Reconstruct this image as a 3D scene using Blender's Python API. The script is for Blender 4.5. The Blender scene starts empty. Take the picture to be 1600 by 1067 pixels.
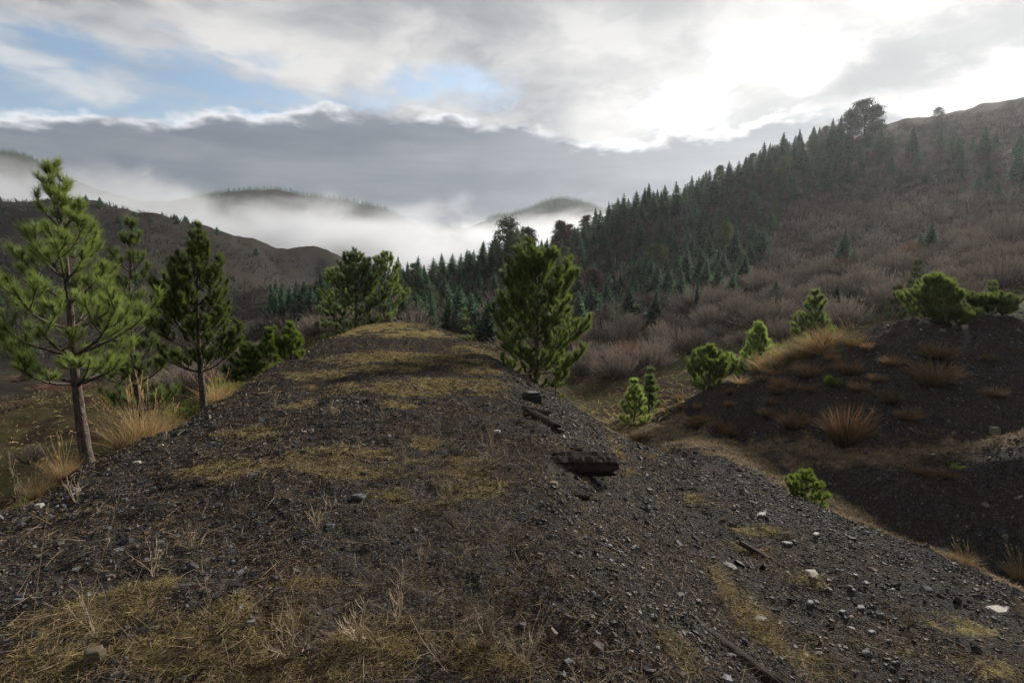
import bpy, math, random
import numpy as np
from mathutils import Vector, Matrix

R = math.radians
sc = bpy.context.scene
col = sc.collection

# ---------------------------------------------------------------- camera
PITCH = 6.0
CAM = np.array([0.0, 0.0, 1.7])
cd = bpy.data.cameras.new('camera'); cd.lens = 20; cd.sensor_width = 36
cd.clip_start = 0.05; cd.clip_end = 6000
cam = bpy.data.objects.new('camera', cd); col.objects.link(cam)
cam.location = CAM; cam.rotation_euler = (R(90 - PITCH), 0, 0)
sc.camera = cam

# ---------------------------------------------------------------- exposure, sun, sky
sc.view_settings.view_transform = 'Standard'; sc.view_settings.look = 'None'
sc.view_settings.gamma = 1.0; sc.view_settings.exposure = 1.48
sc.cycles.use_denoising = True
sc.cycles.max_bounces = 5; sc.cycles.diffuse_bounces = 2; sc.cycles.glossy_bounces = 2
sc.cycles.transmission_bounces = 2; sc.cycles.volume_bounces = 2; sc.cycles.transparent_max_bounces = 6
sc.cycles.volume_max_steps = 96; sc.cycles.volume_step_rate = 1.0
SUN_EL, SUN_AZ = 25.0, 37.0          # degrees; azimuth clockwise from +Y (to the right)
sl = bpy.data.lights.new('sun', 'SUN'); sl.energy = 3.3; sl.angle = R(5.0); sl.color = (1.0, 0.93, 0.82)
so = bpy.data.objects.new('sun', sl); col.objects.link(so)
sd = Vector((math.sin(R(SUN_AZ)) * math.cos(R(SUN_EL)), math.cos(R(SUN_AZ)) * math.cos(R(SUN_EL)), math.sin(R(SUN_EL))))
so.rotation_euler = sd.to_track_quat('Z', 'Y').to_euler(); so.location = sd * 50

def ray(px, py):
    X = (px - 800) / 888.9; U = (533.5 - py) / 888.9
    c, s = math.cos(R(PITCH)), math.sin(R(PITCH))
    return np.array([X, c + U * s, -s + U * c])
def azel(px, py):
    d = ray(px, py); return math.atan2(d[0], d[1]), math.atan2(d[2], math.hypot(d[0], d[1]))

w = bpy.data.worlds.new('World'); sc.world = w; w.use_nodes = True
nt = w.node_tree; nt.nodes.clear()
class N:
    """tiny expression wrapper over shader nodes"""
    def __init__(s, nt): s.nt = nt
    def _in(s, sock, v):
        if isinstance(v, bpy.types.NodeSocket): s.nt.links.new(v, sock)
        else: sock.default_value = v
    def node(s, typ, **kw):
        n = s.nt.nodes.new(typ)
        for k, v in kw.items(): setattr(n, k, v)
        return n
    def m(s, op, a, b=0.0, c=0.0, clamp=False):
        n = s.node('ShaderNodeMath', operation=op, use_clamp=clamp)
        s._in(n.inputs[0], a); s._in(n.inputs[1], b)
        if len(n.inputs) > 2: s._in(n.inputs[2], c)
        return n.outputs[0]
    def add(s, a, b): return s.m('ADD', a, b)
    def sub(s, a, b): return s.m('SUBTRACT', a, b)
    def mul(s, a, b): return s.m('MULTIPLY', a, b)
    def mx(s, a, b): return s.m('MAXIMUM', a, b)
    def vm(s, op, a, b=(0, 0, 0)):
        n = s.node('ShaderNodeVectorMath', operation=op)
        s._in(n.inputs[0], a); s._in(n.inputs[1], b)
        return n.outputs['Value'] if op in ('DOT_PRODUCT', 'LENGTH', 'DISTANCE') else n.outputs[0]
    def smooth(s, x, lo, hi, t0=0.0, t1=1.0):
        n = s.node('ShaderNodeMapRange', interpolation_type='SMOOTHSTEP')
        s._in(n.inputs['Value'], x); s._in(n.inputs['From Min'], lo); s._in(n.inputs['From Max'], hi)
        s._in(n.inputs['To Min'], t0); s._in(n.inputs['To Max'], t1)
        return n.outputs[0]
    def lin(s, x, lo, hi, t0=0.0, t1=1.0):
        n = s.node('ShaderNodeMapRange', clamp=True)
        s._in(n.inputs['Value'], x); s._in(n.inputs['From Min'], lo); s._in(n.inputs['From Max'], hi)
        s._in(n.inputs['To Min'], t0); s._in(n.inputs['To Max'], t1)
        return n.outputs[0]
    def mix(s, f, a, b, blend='MIX'):
        n = s.node('ShaderNodeMix', data_type='RGBA', blend_type=blend)
        s._in(n.inputs['Factor'], f)
        for i, v in ((6, a), (7, b)):
            if isinstance(v, tuple) and len(v) == 3: v = v + (1.0,)
            s._in(n.inputs[i], v)
        return n.outputs[2]
    def noise(s, vec, scale, detail=5.0, rough=0.55, dist=0.0, out='Fac'):
        n = s.node('ShaderNodeTexNoise'); s._in(n.inputs['Vector'], vec)
        n.inputs['Scale'].default_value = scale; n.inputs['Detail'].default_value = detail
        n.inputs['Roughness'].default_value = rough; n.inputs['Distortion'].default_value = dist
        return n.outputs[out]
    def comb(s, x, y, z):
        n = s.node('ShaderNodeCombineXYZ')
        for i, v in enumerate((x, y, z)): s._in(n.inputs[i], v)
        return n.outputs[0]
    def sep(s, v):
        n = s.node('ShaderNodeSeparateXYZ'); s._in(n.inputs[0], v); return n.outputs
    def curve(s, x, pts, lo, hi):
        """piecewise curve value(x) through pts; x mapped from lo..hi"""
        n = s.node('ShaderNodeFloatCurve'); cm = n.mapping; c = cm.curves[0]
        ys = [p[1] for p in pts]; y0, y1 = min(ys) - 1e-6, max(ys) + 1e-6
        P = [((p[0] - lo) / (hi - lo), (p[1] - y0) / (y1 - y0)) for p in pts]
        c.points[0].location = P[0]; c.points[1].location = P[-1]
        for q in P[1:-1]: c.points.new(*q)
        cm.update()
        s._in(n.inputs['Value'], s.lin(x, lo, hi)); n.inputs['Factor'].default_value = 1
        return s.add(s.mul(n.outputs[0], y1 - y0), y0)

E = N(nt)
dirv = E.node('ShaderNodeTexCoord').outputs['Generated']
dirv = E.vm('NORMALIZE', dirv)
dx, dy, dz = E.sep(dirv)
az = E.m('ARCTAN2', dx, dy); el = E.m('ARCSINE', dz)
sky = E.node('ShaderNodeTexSky', sky_type='NISHITA'); sky.sun_disc = False
sky.sun_elevation = R(SUN_EL); sky.sun_rotation = R(SUN_AZ); sky.air_density = 1.3; sky.dust_density = 1.5
blue = E.mix(1.0, sky.outputs[0], (0.092, 0.104, 0.120, 1), 'MULTIPLY')
# cloud space: azimuth and elevation, stretched sideways
cv = E.comb(E.mul(az, 1.0), E.mul(el, 2.2), 0.0)
warp = E.noise(cv, 2.5, 4, 0.5, out='Color')
cw = E.vm('ADD', cv, E.vm('MULTIPLY', E.vm('SUBTRACT', warp, (0.5, 0.5, 0.5)), (0.30, 0.22, 0)))
n1 = E.noise(cw, 3.2, 8, 0.52)
n2 = E.noise(E.vm('ADD', cw, (7.3, 2.1, 0)), 8.0, 9, 0.58)
n3 = E.noise(E.vm('ADD', cv, (3.3, 5.1, 0)), 20.0, 8, 0.6)
def blob(px, py, rx, ry, src=None, rag=0.35):
    a, e = azel(px, py)
    u = E.mul(E.sub(az, a), 889.0 / rx); v = E.mul(E.sub(el, e), 889.0 / ry)
    r = E.m('SQRT', E.add(E.mul(u, u), E.mul(v, v)))
    r = E.add(r, E.mul(E.sub(n2, 0.5), rag * 6)); r = E.add(r, E.mul(E.sub(n3, 0.5), rag * 2))
    return E.smooth(r, 1.25, 0.25)
# glow of the veiled sun
sdot = E.vm('DOT_PRODUCT', dirv, tuple(sd))
ang = E.m('ARCCOSINE', E.m('MINIMUM', sdot, 0.9999))
glow = E.m('POWER', E.smooth(ang, 0.85, 0.0), 2.2)
glow2 = E.m('POWER', E.smooth(ang, 0.38, 0.0), 1.6)
# upper deck of cloud: grey undersides, bright thin parts
tone = E.add(E.mul(E.smooth(n1, 0.40, 0.62), 0.55), E.mul(E.smooth(n2, 0.36, 0.66), 0.45))
for b_ in ((1080, 60, 260, 90, .55), (950, 190, 90, 45, .7), (640, 130, 90, 60, .5), (380, 80, 160, 40, .35), (180, 70, 120, 20, .3)):
    tone = E.m('MINIMUM', E.add(tone, E.mul(blob(*b_[:4]), b_[4])), 1.15)
deck = E.mix(tone, (0.21, 0.225, 0.26), (0.66, 0.65, 0.64))
top = E.smooth(el, R(19.5), R(29))
deck = E.mix(E.mul(top, 0.65), deck, E.mix(tone, (0.20, 0.21, 0.23), (0.46, 0.46, 0.47)))
deck = E.mix(E.mul(glow, 1.0), deck, (0.08, 0.075, 0.065), 'ADD')
deck = E.mix(E.mul(glow2, 0.62), deck, (1.0, 0.97, 0.91))
deck = E.mix(E.mul(E.smooth(E.noise(cw, 6.5, 9, 0.6), 0.56, 0.36), E.mul(glow, 0.55)), deck, (0.42, 0.415, 0.41))
dk = E.mul(E.smooth(el, R(18), R(27)), E.smooth(n1, 0.62, 0.42, 0.25, 1.0))
deck = E.mix(E.mul(dk, 0.72), deck, (0.27, 0.275, 0.295))
# openings of blue
op = blob(170, 130, 330, 62, rag=.28)
for b in ((60, 155, 190, 50), (340, 150, 230, 44), (150, 80, 120, 26), (30, 95, 60, 30), (700, 138, 110, 30), (1075, 172, 75, 30), (1262, 108, 45, 24)):
    op = E.mx(op, blob(*b))
skyc = E.mix(E.mul(glow, 0.45), blue, (0.8, 0.82, 0.85))
op = E.mul(op, E.smooth(n2, 0.68, 0.42, 0.35, 1.0))
c1 = E.mix(E.mul(op, 0.92), deck, skyc)
# dark puffs near the sun
c1 = E.mix(E.mul(blob(1395, 118, 88, 42, rag=.2), 0.9), c1, (0.19, 0.20, 0.225))
c1 = E.mix(E.mul(blob(1560, 40, 190, 45), 0.72), c1, (0.25, 0.26, 0.28))
c1 = E.mix(E.mul(blob(1290, 75, 60, 20), 0.5), c1, (0.42, 0.42, 0.43))
# low bank of stratus with a bright sunlit brim
pts = [azel(p, q) for p, q in ((-900, 190), (-300, 178), (0, 176), (230, 184), (420, 172), (600, 172), (760, 186), (880, 206), (1000, 222), (1075, 200), (1150, 200), (1210, 176), (1340, 160), (1500, 190), (2400, 260))]
edge = E.curve(az, pts, pts[0][0], pts[-1][0])
brd = E.sub(edge, el)
brd = E.add(brd, E.mul(E.sub(E.noise(cv, 14.0, 5, 0.5), 0.5), 0.055))
brd = E.add(brd, E.mul(E.sub(E.noise(cv, 4.5, 3, 0.5), 0.5), 0.012))
brd = E.add(brd, E.mul(E.sub(E.noise(cv, 45.0, 4, 0.55), 0.5), 0.017))
bank = E.smooth(brd, -0.007, 0.010)
bt = E.add(E.mul(E.noise(E.vm('MULTIPLY', cv, (0.7, 3.0, 1)), 5.0, 7, 0.6, 0.5), 0.6), E.mul(n2, 0.4))
lowf = E.smooth(brd, 0.0, 0.30)
bc = E.mix(E.smooth(bt, .3, .7), (0.110, 0.135, 0.175), (0.205, 0.225, 0.262))
bc = E.mix(E.smooth(brd, 0.10, 0.19, 0.0, 0.35), bc, (0.33, 0.335, 0.37))
bc = E.mix(E.mul(glow, 0.30), bc, (0.42, 0.42, 0.44))
rim = E.smooth(brd, 0.022, 0.003)
rim = E.mul(rim, E.smooth(E.noise(cv, 9.0, 3, 0.5), 0.42, 0.56, 0.25, 1.0))
bc = E.mix(E.mul(rim, 0.9), bc, E.mix(glow, (0.86, 0.87, 0.90), (1.2, 1.15, 1.05)))
fin = E.mix(bank, c1, bc)
# below the horizon
fin = E.mix(E.smooth(el, R(1), R(-4)), fin, (0.10, 0.10, 0.11))
bg = E.node('ShaderNodeBackground'); nt.links.new(fin, bg.inputs[0]); bg.inputs[1].default_value = 0.43
wo = E.node('ShaderNodeOutputWorld'); nt.links.new(bg.outputs[0], wo.inputs[0])

# ---------------------------------------------------------------- numpy noise
_rs = np.random.RandomState(11)
_perm = np.concatenate([_rs.permutation(256)] * 3)
_g = _rs.uniform(0, 2 * math.pi, 256); _gx, _gy = np.cos(_g), np.sin(_g)
def gn(x, y):
    xi = np.floor(x).astype(int); yi = np.floor(y).astype(int); fx = x - xi; fy = y - yi
    xi &= 255; yi &= 255
    u = fx * fx * fx * (fx * (fx * 6 - 15) + 10); v = fy * fy * fy * (fy * (fy * 6 - 15) + 10)
    def g(a, b, ddx, ddy):
        h = _perm[_perm[a] + b]; return _gx[h] * ddx + _gy[h] * ddy
    n00 = g(xi, yi, fx, fy); n10 = g(xi + 1, yi, fx - 1, fy); n01 = g(xi, yi + 1, fx, fy - 1); n11 = g(xi + 1, yi + 1, fx - 1, fy - 1)
    return (n00 * (1 - u) + n10 * u) * (1 - v) + (n01 * (1 - u) + n11 * u) * v
def fbm(x, y, o=4, r=0.5):
    s = 0; a = 1
    for i in range(o): s = s + a * gn(x * 2 ** i + 17.3 * i, y * 2 ** i + 9.1 * i); a *= r
    return s

# ---------------------------------------------------------------- terrain
def at(px, py, y):
    d = ray(px, py); return CAM + d * (y / d[1])
CP = []
def cp(px, py, y): CP.append(at(px, py, y))
# right hill: skyline (bare ground), then its face
for a in ((1720, 128, 200), (1600, 160, 175), (1450, 186, 165), (1380, 200, 158), (1300, 232, 150), (1200, 262, 142), (1100, 300, 132), (1000, 335, 122), (900, 378, 112), (800, 402, 104), (700, 432, 96), (640, 445, 88), (560, 462, 82), (500, 480, 78), (430, 505, 74)): cp(*a)
for a in ((1720, 420, 40), (1720, 300, 95), (1600, 440, 38), (1600, 370, 62), (1600, 290, 98), (1600, 220, 135), (1450, 470, 36), (1450, 390, 62), (1450, 300, 100), (1450, 235, 130),
          (1300, 500, 38), (1300, 410, 66), (1300, 310, 104), (1200, 530, 36), (1100, 560, 35), (1100, 465, 58), (1100, 370, 95), (1000, 580, 35), (1000, 480, 60), (1000, 410, 85),
          (900, 612, 33), (900, 505, 58), (900, 440, 80), (800, 560, 38), (800, 505, 58), (800, 450, 78), (700, 520, 44), (700, 475, 70), (600, 512, 38), (560, 500, 54), (430, 535, 58), (500, 520, 45)): cp(*a)
# behind the right hill and the valley
for x, y, z in ((150, 300, 30), (80, 240, -5), (20, 190, -22), (-15, 150, -22), (-35, 120, -14), (-30, 95, -9), (0, 330, -40), (-60, 200, -26), (-60, 300, -40), (260, 330, 60), (60, 420, -40), (-180, 380, -25), (-330, 370, -15), (-270, 330, -5), (-420, 400, 0)): CP.append(np.array([x, y, z], float))
# left meadow and left hill
for a in ((0, 800, 21), (100, 650, 32), (0, 690, 29), (200, 610, 40), (300, 575, 50), (0, 610, 46), (0, 545, 80), (-200, 640, 40), (-200, 540, 90), (150, 540, 75), (300, 530, 75), (400, 520, 85),
          (0, 450, 130), (200, 430, 140), (200, 480, 105), (300, 430, 160), (400, 455, 140), (480, 470, 125), (0, 370, 190), (200, 330, 250), (100, 322, 255), (0, 326, 250), (-200, 332, 250), (260, 336, 248), (300, 352, 245), (340, 364, 240), (400, 388, 235), (450, 405, 230), (520, 436, 225), (570, 460, 220), (-200, 400, 160)): cp(*a)
# far hills
for a in ((-150, 262, 520), (0, 264, 520), (25, 270, 520), (60, 290, 520), (140, 300, 540), (250, 318, 580), (320, 304, 600), (360, 306, 600), (430, 304, 600), (500, 310, 600), (560, 318, 600), (620, 336, 590), (690, 372, 570), (640, 400, 500), (430, 380, 500),
          (760, 345, 760), (830, 330, 700), (875, 314, 700), (925, 326, 700), (1000, 330, 720), (1200, 300, 800), (1600, 250, 900)): cp(*a)
# near base level under the heaps and behind the camera
for x, y, z in ((5.8, 13.6, -2.75), (6.4, 11.2, -2.8), (7.6, 8.6, -3.0), (8.5, 5, -3.2), (9, 0, -3.3), (4.5, 18, -2.9), (4, 24, -4.2), (10, 24, -3.2), (16, 25, -1.8), (24, 25, 0), (14, 12, -1.6), (14, 4, -2.6), (-7, 0, -3.5), (-9, 6, -4.2), (-12, 12, -5.2), (-14, 20, -5.8), (-4, 30, -3.5), (-9, 28, -5), (1, 27, -4.2),
                (0, -8, -1.5), (0, -30, -3), (-30, -30, -6), (30, -30, -1), (-25, 0, -7), (30, 0, 0), (60, 20, 14), (0, -300, 10), (-300, -300, 30), (300, -300, 50), (-300, 0, 20), (300, 0, 80), (-300, 250, 60), (0, 1500, -120), (-250, 1000, -60), (-500, 950, -20), (-100, 1050, -50), (200, 1100, -20), (500, 1100, 20), (900, 900, 60), (-900, 900, 0), (-900, -900, 60), (900, -900, 60)): CP.append(np.array([x, y, z], float))
CP = np.array(CP)
def dom(x, y):
    r = np.hypot(x, y) + 1e-9; k = np.log1p(r / 8.0) / r; return x * k, y * k
_u, _v = dom(CP[:, 0], CP[:, 1]); _q = CP[:, 2] / (np.hypot(CP[:, 0], CP[:, 1]) + 20)
def _phi(r2): return 0.5 * r2 * np.log(r2 + 1e-12)
n_ = len(CP); A = np.zeros((n_ + 3, n_ + 3))
A[:n_, :n_] = _phi((_u[:, None] - _u) ** 2 + (_v[:, None] - _v) ** 2) + np.eye(n_) * 2e-4
A[:n_, n_] = 1; A[:n_, n_ + 1] = _u; A[:n_, n_ + 2] = _v; A[n_:, :n_] = A[:n_, n_:].T
_c = np.linalg.solve(A, np.concatenate([_q, [0, 0, 0]]))
def tps(x, y):
    u, v = dom(x, y); out = _c[n_] + _c[n_ + 1] * u + _c[n_ + 2] * v
    for i in range(n_): out = out + _c[i] * _phi((u - _u[i]) ** 2 + (v - _v[i]) ** 2)
    return out * (np.hypot(x, y) + 20)

def seg_dist(x, y, P):
    """distance to an open polyline P of (x,y,z,halfwidth); returns distance, z, halfwidth"""
    bd = np.full(x.shape, 1e9); bz = np.zeros(x.shape); bh = np.zeros(x.shape)
    for a, b in zip(P[:-1], P[1:]):
        ax, ay = a[0], a[1]; ux, uy = b[0] - ax, b[1] - ay; L2 = ux * ux + uy * uy
        t = np.clip(((x - ax) * ux + (y - ay) * uy) / L2, 0, 1)
        d = np.hypot(x - ax - t * ux, y - ay - t * uy); k = d < bd
        bd = np.where(k, d, bd); bz = np.where(k, a[2] + t * (b[2] - a[2]), bz); bh = np.where(k, a[3] + t * (b[3] - a[3]), bh)
    return bd, bz, bh
def heap(x, y, P, slope, rnd=0.25):
    d, z, h = seg_dist(x, y, P); e = d - h
    drop = 0.5 * (e + np.sqrt(e * e + rnd * rnd))
    return z - slope * drop - 0.05 * np.minimum(d, h)
def smax(a, b, k): return 0.5 * (a + b + np.sqrt((a - b) ** 2 + k * k))
RIDGE = [(-1.6, -14, 0.1, 2.2), (-1.75, 0, 0.06, 2.3), (-1.78, 4.4, 0.09, 2.3), (-1.9, 7.6, 0.10, 2.25), (-2.4, 11, 0.08, 2.35), (-3.6, 17, 0.04, 2.2), (-4.7, 23.0, 0.0, 1.5)]
SHELF = [(2.6, -8, -1.0, 2.2), (2.6, 2, -1.05, 2.2), (2.3, 4.5, -1.1, 2.2), (1.7, 6.6, -1.05, 1.9), (0.6, 8.6, -0.9, 1.3)]
SHELF2 = [(6.5, 1.0, -1.95, 0.7), (4.65, 5.2, -1.76, 0.6), (4.0, 7.2, -1.5, 0.7), (2.8, 8.2, -1.32, 0.6), (1.6, 9.6, -1.05, 0.4)]
MOUND = [(4.4, 18.2, -2.75, 0.3), (6.0, 17.9, -1.75, 0.3), (7.7, 17.3, -0.8, 0.4), (9.2, 16.2, 0.1, 0.5), (10.4, 15.6, 0.62, 0.7), (14.4, 16.4, 0.95, 1.6), (22, 17.5, 1.6, 2.5), (34, 19, 2.5, 3)]
APRON = [(2.0, 8.8, -1.25, .8), (3.5, 10.5, -1.78, .9), (4.8, 12.4, -2.15, 1.0), (5.0, 15, -2.5, .9), (4.2, 18, -2.9, .8)]
TERR = [(6.2, 12.4, -2.35, 0.4), (7.6, 11.0, -2.0, 0.5), (9.2, 10.3, -1.25, 0.55), (12.5, 9.6, -0.8, 0.8), (20, 8.5, -0.3, 1.4)]
def ground(x, y, fine=True):
    x = np.asarray(x, float); y = np.asarray(y, float); r = np.hypot(x, y)
    z = tps(x, y)
    far = np.clip((r - 25) / 60, 0, 1)
    z = z + far * np.minimum(r * 0.022, 5.5) * fbm(x / (14 + r * .07) + 5, y / (14 + r * .07), 4)
    near = r < 60
    if near.any():
        xn = x[near] + 0.22 * fbm(x[near] / 1.9, y[near] / 1.9, 3); yn = y[near] + 0.22 * fbm(x[near] / 1.9 + 31, y[near] / 1.9 + 7, 3)
        h = smax(heap(xn, yn, RIDGE, 0.66), heap(xn, yn, SHELF, 0.42, 0.6), 0.10)
        h = smax(h, heap(xn, yn, SHELF2, 0.60, 0.5), 0.18)
        h = smax(h, heap(xn, yn, APRON, 0.33, 0.8), 0.12)
        h2 = smax(heap(xn, yn, MOUND, 0.50, 0.7), heap(xn, yn, TERR, 0.62, 0.3), 0.12)
        zz = smax(smax(h, h2, 0.12), z[near], 0.25)
        if fine:
            rn = r[near]; f = np.exp(-rn / 40)
            zz = zz + f * ((0.10 + 0.08 * (xn > 5)) * fbm(x[near] / 1.6, y[near] / 1.6, 3) + 0.050 * fbm(x[near] / 0.36 + 3, y[near] / 0.36, 3) + 0.018 * fbm(x[near] / 0.07, y[near] / 0.07 + 5, 2) * np.exp(-rn / 9))
        z = z.copy(); z[near] = zz
    if fine: z = z + np.clip((r - 20) / 30, 0, 1) * 0.35 * fbm(x / 3.1, y / 3.1, 3)
    return z
def gz(x, y): return float(ground(np.array([x]), np.array([y]))[0])
_T = np.concatenate([np.linspace(1.5, 40, 900), np.geomspace(40.05, 1100, 700)])
def hit(px, py, mind=0):
    d = ray(px, py); t = _T[_T > mind]; P = CAM + t[:, None] * d
    g = ground(P[:, 0], P[:, 1]); k = np.argmax(P[:, 2] < g)
    if not (P[:, 2] < g).any(): return None
    return Vector((P[k, 0], P[k, 1], g[k]))
def project(x, y, z):
    x = np.asarray(x, float); y = np.asarray(y, float); z = np.asarray(z, float) - CAM[2]
    c, s = math.cos(R(PITCH)), math.sin(R(PITCH))
    f = y * c - z * s; u = y * s + z * c
    return 800 + 888.9 * x / f, 533.5 - 888.9 * u / f, f

# ---------------------------------------------------------------- mesh and material helpers
def mesh(name, V, F, mats=None, attrs=None, smooth=False, mi=None):
    """V (n,3); F list of index arrays of shape (m,3) or (m,4)"""
    V = np.asarray(V, np.float32); F = [np.asarray(f, np.int32) for f in F if len(f)]
    me = bpy.data.meshes.new(name)
    me.vertices.add(len(V)); me.vertices.foreach_set('co', V.ravel())
    lt = np.concatenate([np.full(len(f), f.shape[1], np.int32) for f in F]); ls = np.concatenate([[0], np.cumsum(lt)[:-1]]).astype(np.int32)
    lv = np.concatenate([f.ravel() for f in F])
    me.loops.add(len(lv)); me.loops.foreach_set('vertex_index', lv)
    me.polygons.add(len(lt)); me.polygons.foreach_set('loop_start', ls); me.polygons.foreach_set('loop_total', lt)
    me.polygons.foreach_set('use_smooth', np.full(len(lt), bool(smooth)))
    for m in (mats or []): me.materials.append(m)
    if mi is not None: me.polygons.foreach_set('material_index', np.asarray(mi, np.int32))
    me.update(calc_edges=True)
    for k, a in (attrs or {}).items():
        at_ = me.attributes.new(k, 'FLOAT', 'POINT'); at_.data.foreach_set('value', np.asarray(a, np.float32))
    return me
def link(name, me, parent=None, loc=None, rot=None, scale=None):
    o = bpy.data.objects.new(name, me); col.objects.link(o)
    if parent is not None: o.parent = parent
    if loc is not None: o.location = loc
    if rot is not None: o.rotation_euler = rot
    if scale is not None: o.scale = scale if hasattr(scale, '__len__') else (scale,) * 3
    return o
def tag(o, label=None, cat=None, group=None, kind=None):
    if label: o['label'] = label
    if cat: o['category'] = cat
    if group: o['group'] = group
    if kind: o['kind'] = kind
    return o

def mat(name):
    m = bpy.data.materials.new(name); m.use_nodes = True; m.node_tree.nodes.clear()
    return m, N(m.node_tree)
def bsdf(e, colr, rough=0.8, normal=None, spec=0.3, trans=None, tfac=0.4):
    b = e.node('ShaderNodeBsdfPrincipled'); e._in(b.inputs['Base Color'], colr if not (isinstance(colr, tuple) and len(colr) == 3) else colr + (1,))
    e._in(b.inputs['Roughness'], rough); b.inputs['Specular IOR Level'].default_value = spec
    if normal is not None: e._in(b.inputs['Normal'], normal)
    out = b.outputs[0]
    if spec < 0.07:          # matt mineral ground: diffuse with a small even sheen
        colr_ = colr if not (isinstance(colr, tuple) and len(colr) == 3) else colr + (1,)
        df = e.node('ShaderNodeBsdfDiffuse'); e._in(df.inputs['Color'], colr_); df.inputs['Roughness'].default_value = 0.6
        gl = e.node('ShaderNodeBsdfGlossy'); gl.inputs['Roughness'].default_value = 0.5
        if normal is not None: e._in(df.inputs['Normal'], normal); e._in(gl.inputs['Normal'], normal)
        mx_ = e.node('ShaderNodeMixShader'); mx_.inputs[0].default_value = spec * 0.6
        e.nt.links.new(df.outputs[0], mx_.inputs[1]); e.nt.links.new(gl.outputs[0], mx_.inputs[2]); out = mx_.outputs[0]
    if trans is not None:
        t = e.node('ShaderNodeBsdfTranslucent'); e._in(t.inputs[0], trans)
        mx = e.node('ShaderNodeMixShader'); mx.inputs[0].default_value = tfac
        e.nt.links.new(out, mx.inputs[1]); e.nt.links.new(t.outputs[0], mx.inputs[2]); out = mx.outputs[0]
    o = e.node('ShaderNodeOutputMaterial'); e.nt.links.new(out, o.inputs[0])
def attr(e, name): return e.node('ShaderNodeAttribute', attribute_name=name).outputs['Fac']
def bump(e, h, strength, dist):
    b = e.node('ShaderNodeBump'); b.inputs['Strength'].default_value = strength; b.inputs['Distance'].default_value = dist
    e._in(b.inputs['Height'], h); return b.outputs[0]
def ramp3(e, f, a, b, c): return e.mix(e.lin(f, 0.5, 1.0), e.mix(e.lin(f, 0.0, 0.5), a, b), c)

# ---------------------------------------------------------------- cover masks (where each material lies)
PATCH = []   # moss and dry grass patches on the spoil: world ellipses from their places
def _pt(px, py, rx, ry, w=1.0):
    p = hit(px, py); a = hit(px + rx, py); b = hit(px, py - ry); c = hit(px, py + ry)
    if None in (p, a, b, c): return
    PATCH.append((p.x, p.y, min(max(0.08, (a - p).length), rx * p.y / 889), min(max(0.10, 0.5 * (b - c).length), 0.1 + ry * p.y * p.y / 1500), w))
for a in ((640, 556, 130, 9), (500, 588, 50, 7), (600, 553, 80, 7), (700, 600, 90, 12), (640, 606, 110, 9), (590, 575, 60, 6), (740, 578, 40, 7), (460, 520, 60, 8), (560, 515, 100, 10), (650, 520, 60, 8), (740, 545, 40, 7),
          (395, 678, 50, 10), (350, 735, 70, 18, .8), (500, 715, 55, 18), (680, 692, 40, 10), (560, 706, 60, 12), (540, 735, 80, 16, .8), (650, 780, 70, 16), (700, 735, 80, 22, .6), (620, 632, 30, 8), (460, 637, 25, 6), (475, 607, 20, 5), (530, 605, 30, 5),
          (180, 975, 110, 40, .62), (260, 1020, 160, 45, .66), (60, 1040, 100, 40, .66), (420, 1040, 130, 40, .6), (600, 1010, 120, 40, .7), (400, 960, 100, 30, .7), (230, 930, 70, 18, .8), (730, 1040, 90, 40, .8), (90, 960, 70, 15, .8), (490, 920, 60, 15, .6), (740, 770, 60, 12, .6),
          (450, 775, 50, 8, .6), (240, 825, 40, 10, .6), (830, 560, 30, 8, .7), (1160, 860, 50, 10, .6), (1200, 830, 70, 10, .5), (1120, 900, 50, 14, .5), (1180, 960, 60, 22, .55), (1220, 1010, 90, 30, .7), (1100, 780, 40, 8, .5), (1500, 980, 70, 12, .8), (1380, 1010, 60, 14, .7), (1560, 1040, 70, 20, .6),
          (1250, 900, 60, 12, .5), (940, 660, 14, 20, .6), (960, 700, 10, 16, .6), (1080, 1040, 50, 20, .5)): _pt(*a)
TRACK = [(3.8, 18.6, 0, 1.1), (4.4, 16.4, 0, 1.0), (4.9, 14.4, 0, .9), (5.25, 12.9, 0, .8), (5.4, 11.7, 0, .75), (5.6, 10.5, 0, .6), (6.1, 9.2, 0, .45), (7.2, 7.4, 0, .4)]
TRACK2 = [(5.8, 13.4, 0, .5), (6.6, 12.3, 0, .5), (7.6, 11.3, 0, .45), (9.2, 10.6, 0, .45), (12.5, 10.0, 0, .5), (18, 9, 0, .6)]
def masks(x, y):
    r = np.hypot(x, y)
    g = np.zeros(x.shape)
    wob = fbm(x / 0.5, y / 0.5, 4)
    for a, b, rx, ry, w_ in PATCH:
        q = np.sqrt(((x - a) / rx) ** 2 + ((y - b) / ry) ** 2); g = np.maximum(g, w_ * np.clip(1.35 - q, 0, 1))
    g = np.clip(g * (1.0 + 1.9 * wob) + 0.25 * np.clip(wob - 0.1, 0, 1) * (r < 30), 0, 1)
    onridge = seg_dist(x, y, RIDGE)[0]
    td, _, th = seg_dist(x, y, TRACK); tr = np.clip(1.4 - td / th + 0.9 * wob, 0, 1)
    td, _, th = seg_dist(x, y, TRACK2); tr = np.maximum(tr, .62 * np.clip(1.4 - td / th + 0.9 * wob, 0, 1))
    # spoil: on the heaps; natural ground elsewhere
    zz = ground(x, y, False); base = tps(x, y)
    sp = np.clip((zz - base - 0.35) / 0.35 + 0.3 * wob, 0, 1) * np.clip((34 - r) / 5, 0, 1)
    sp = np.maximum(sp, ((x > 1.5) & (y < 17.5) & (r < 26)).astype(float))
    sp = np.maximum(sp, np.clip(1.5 - np.hypot(x - 8, y - 8) / 4, 0, 1))
    return g, tr, sp
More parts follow.
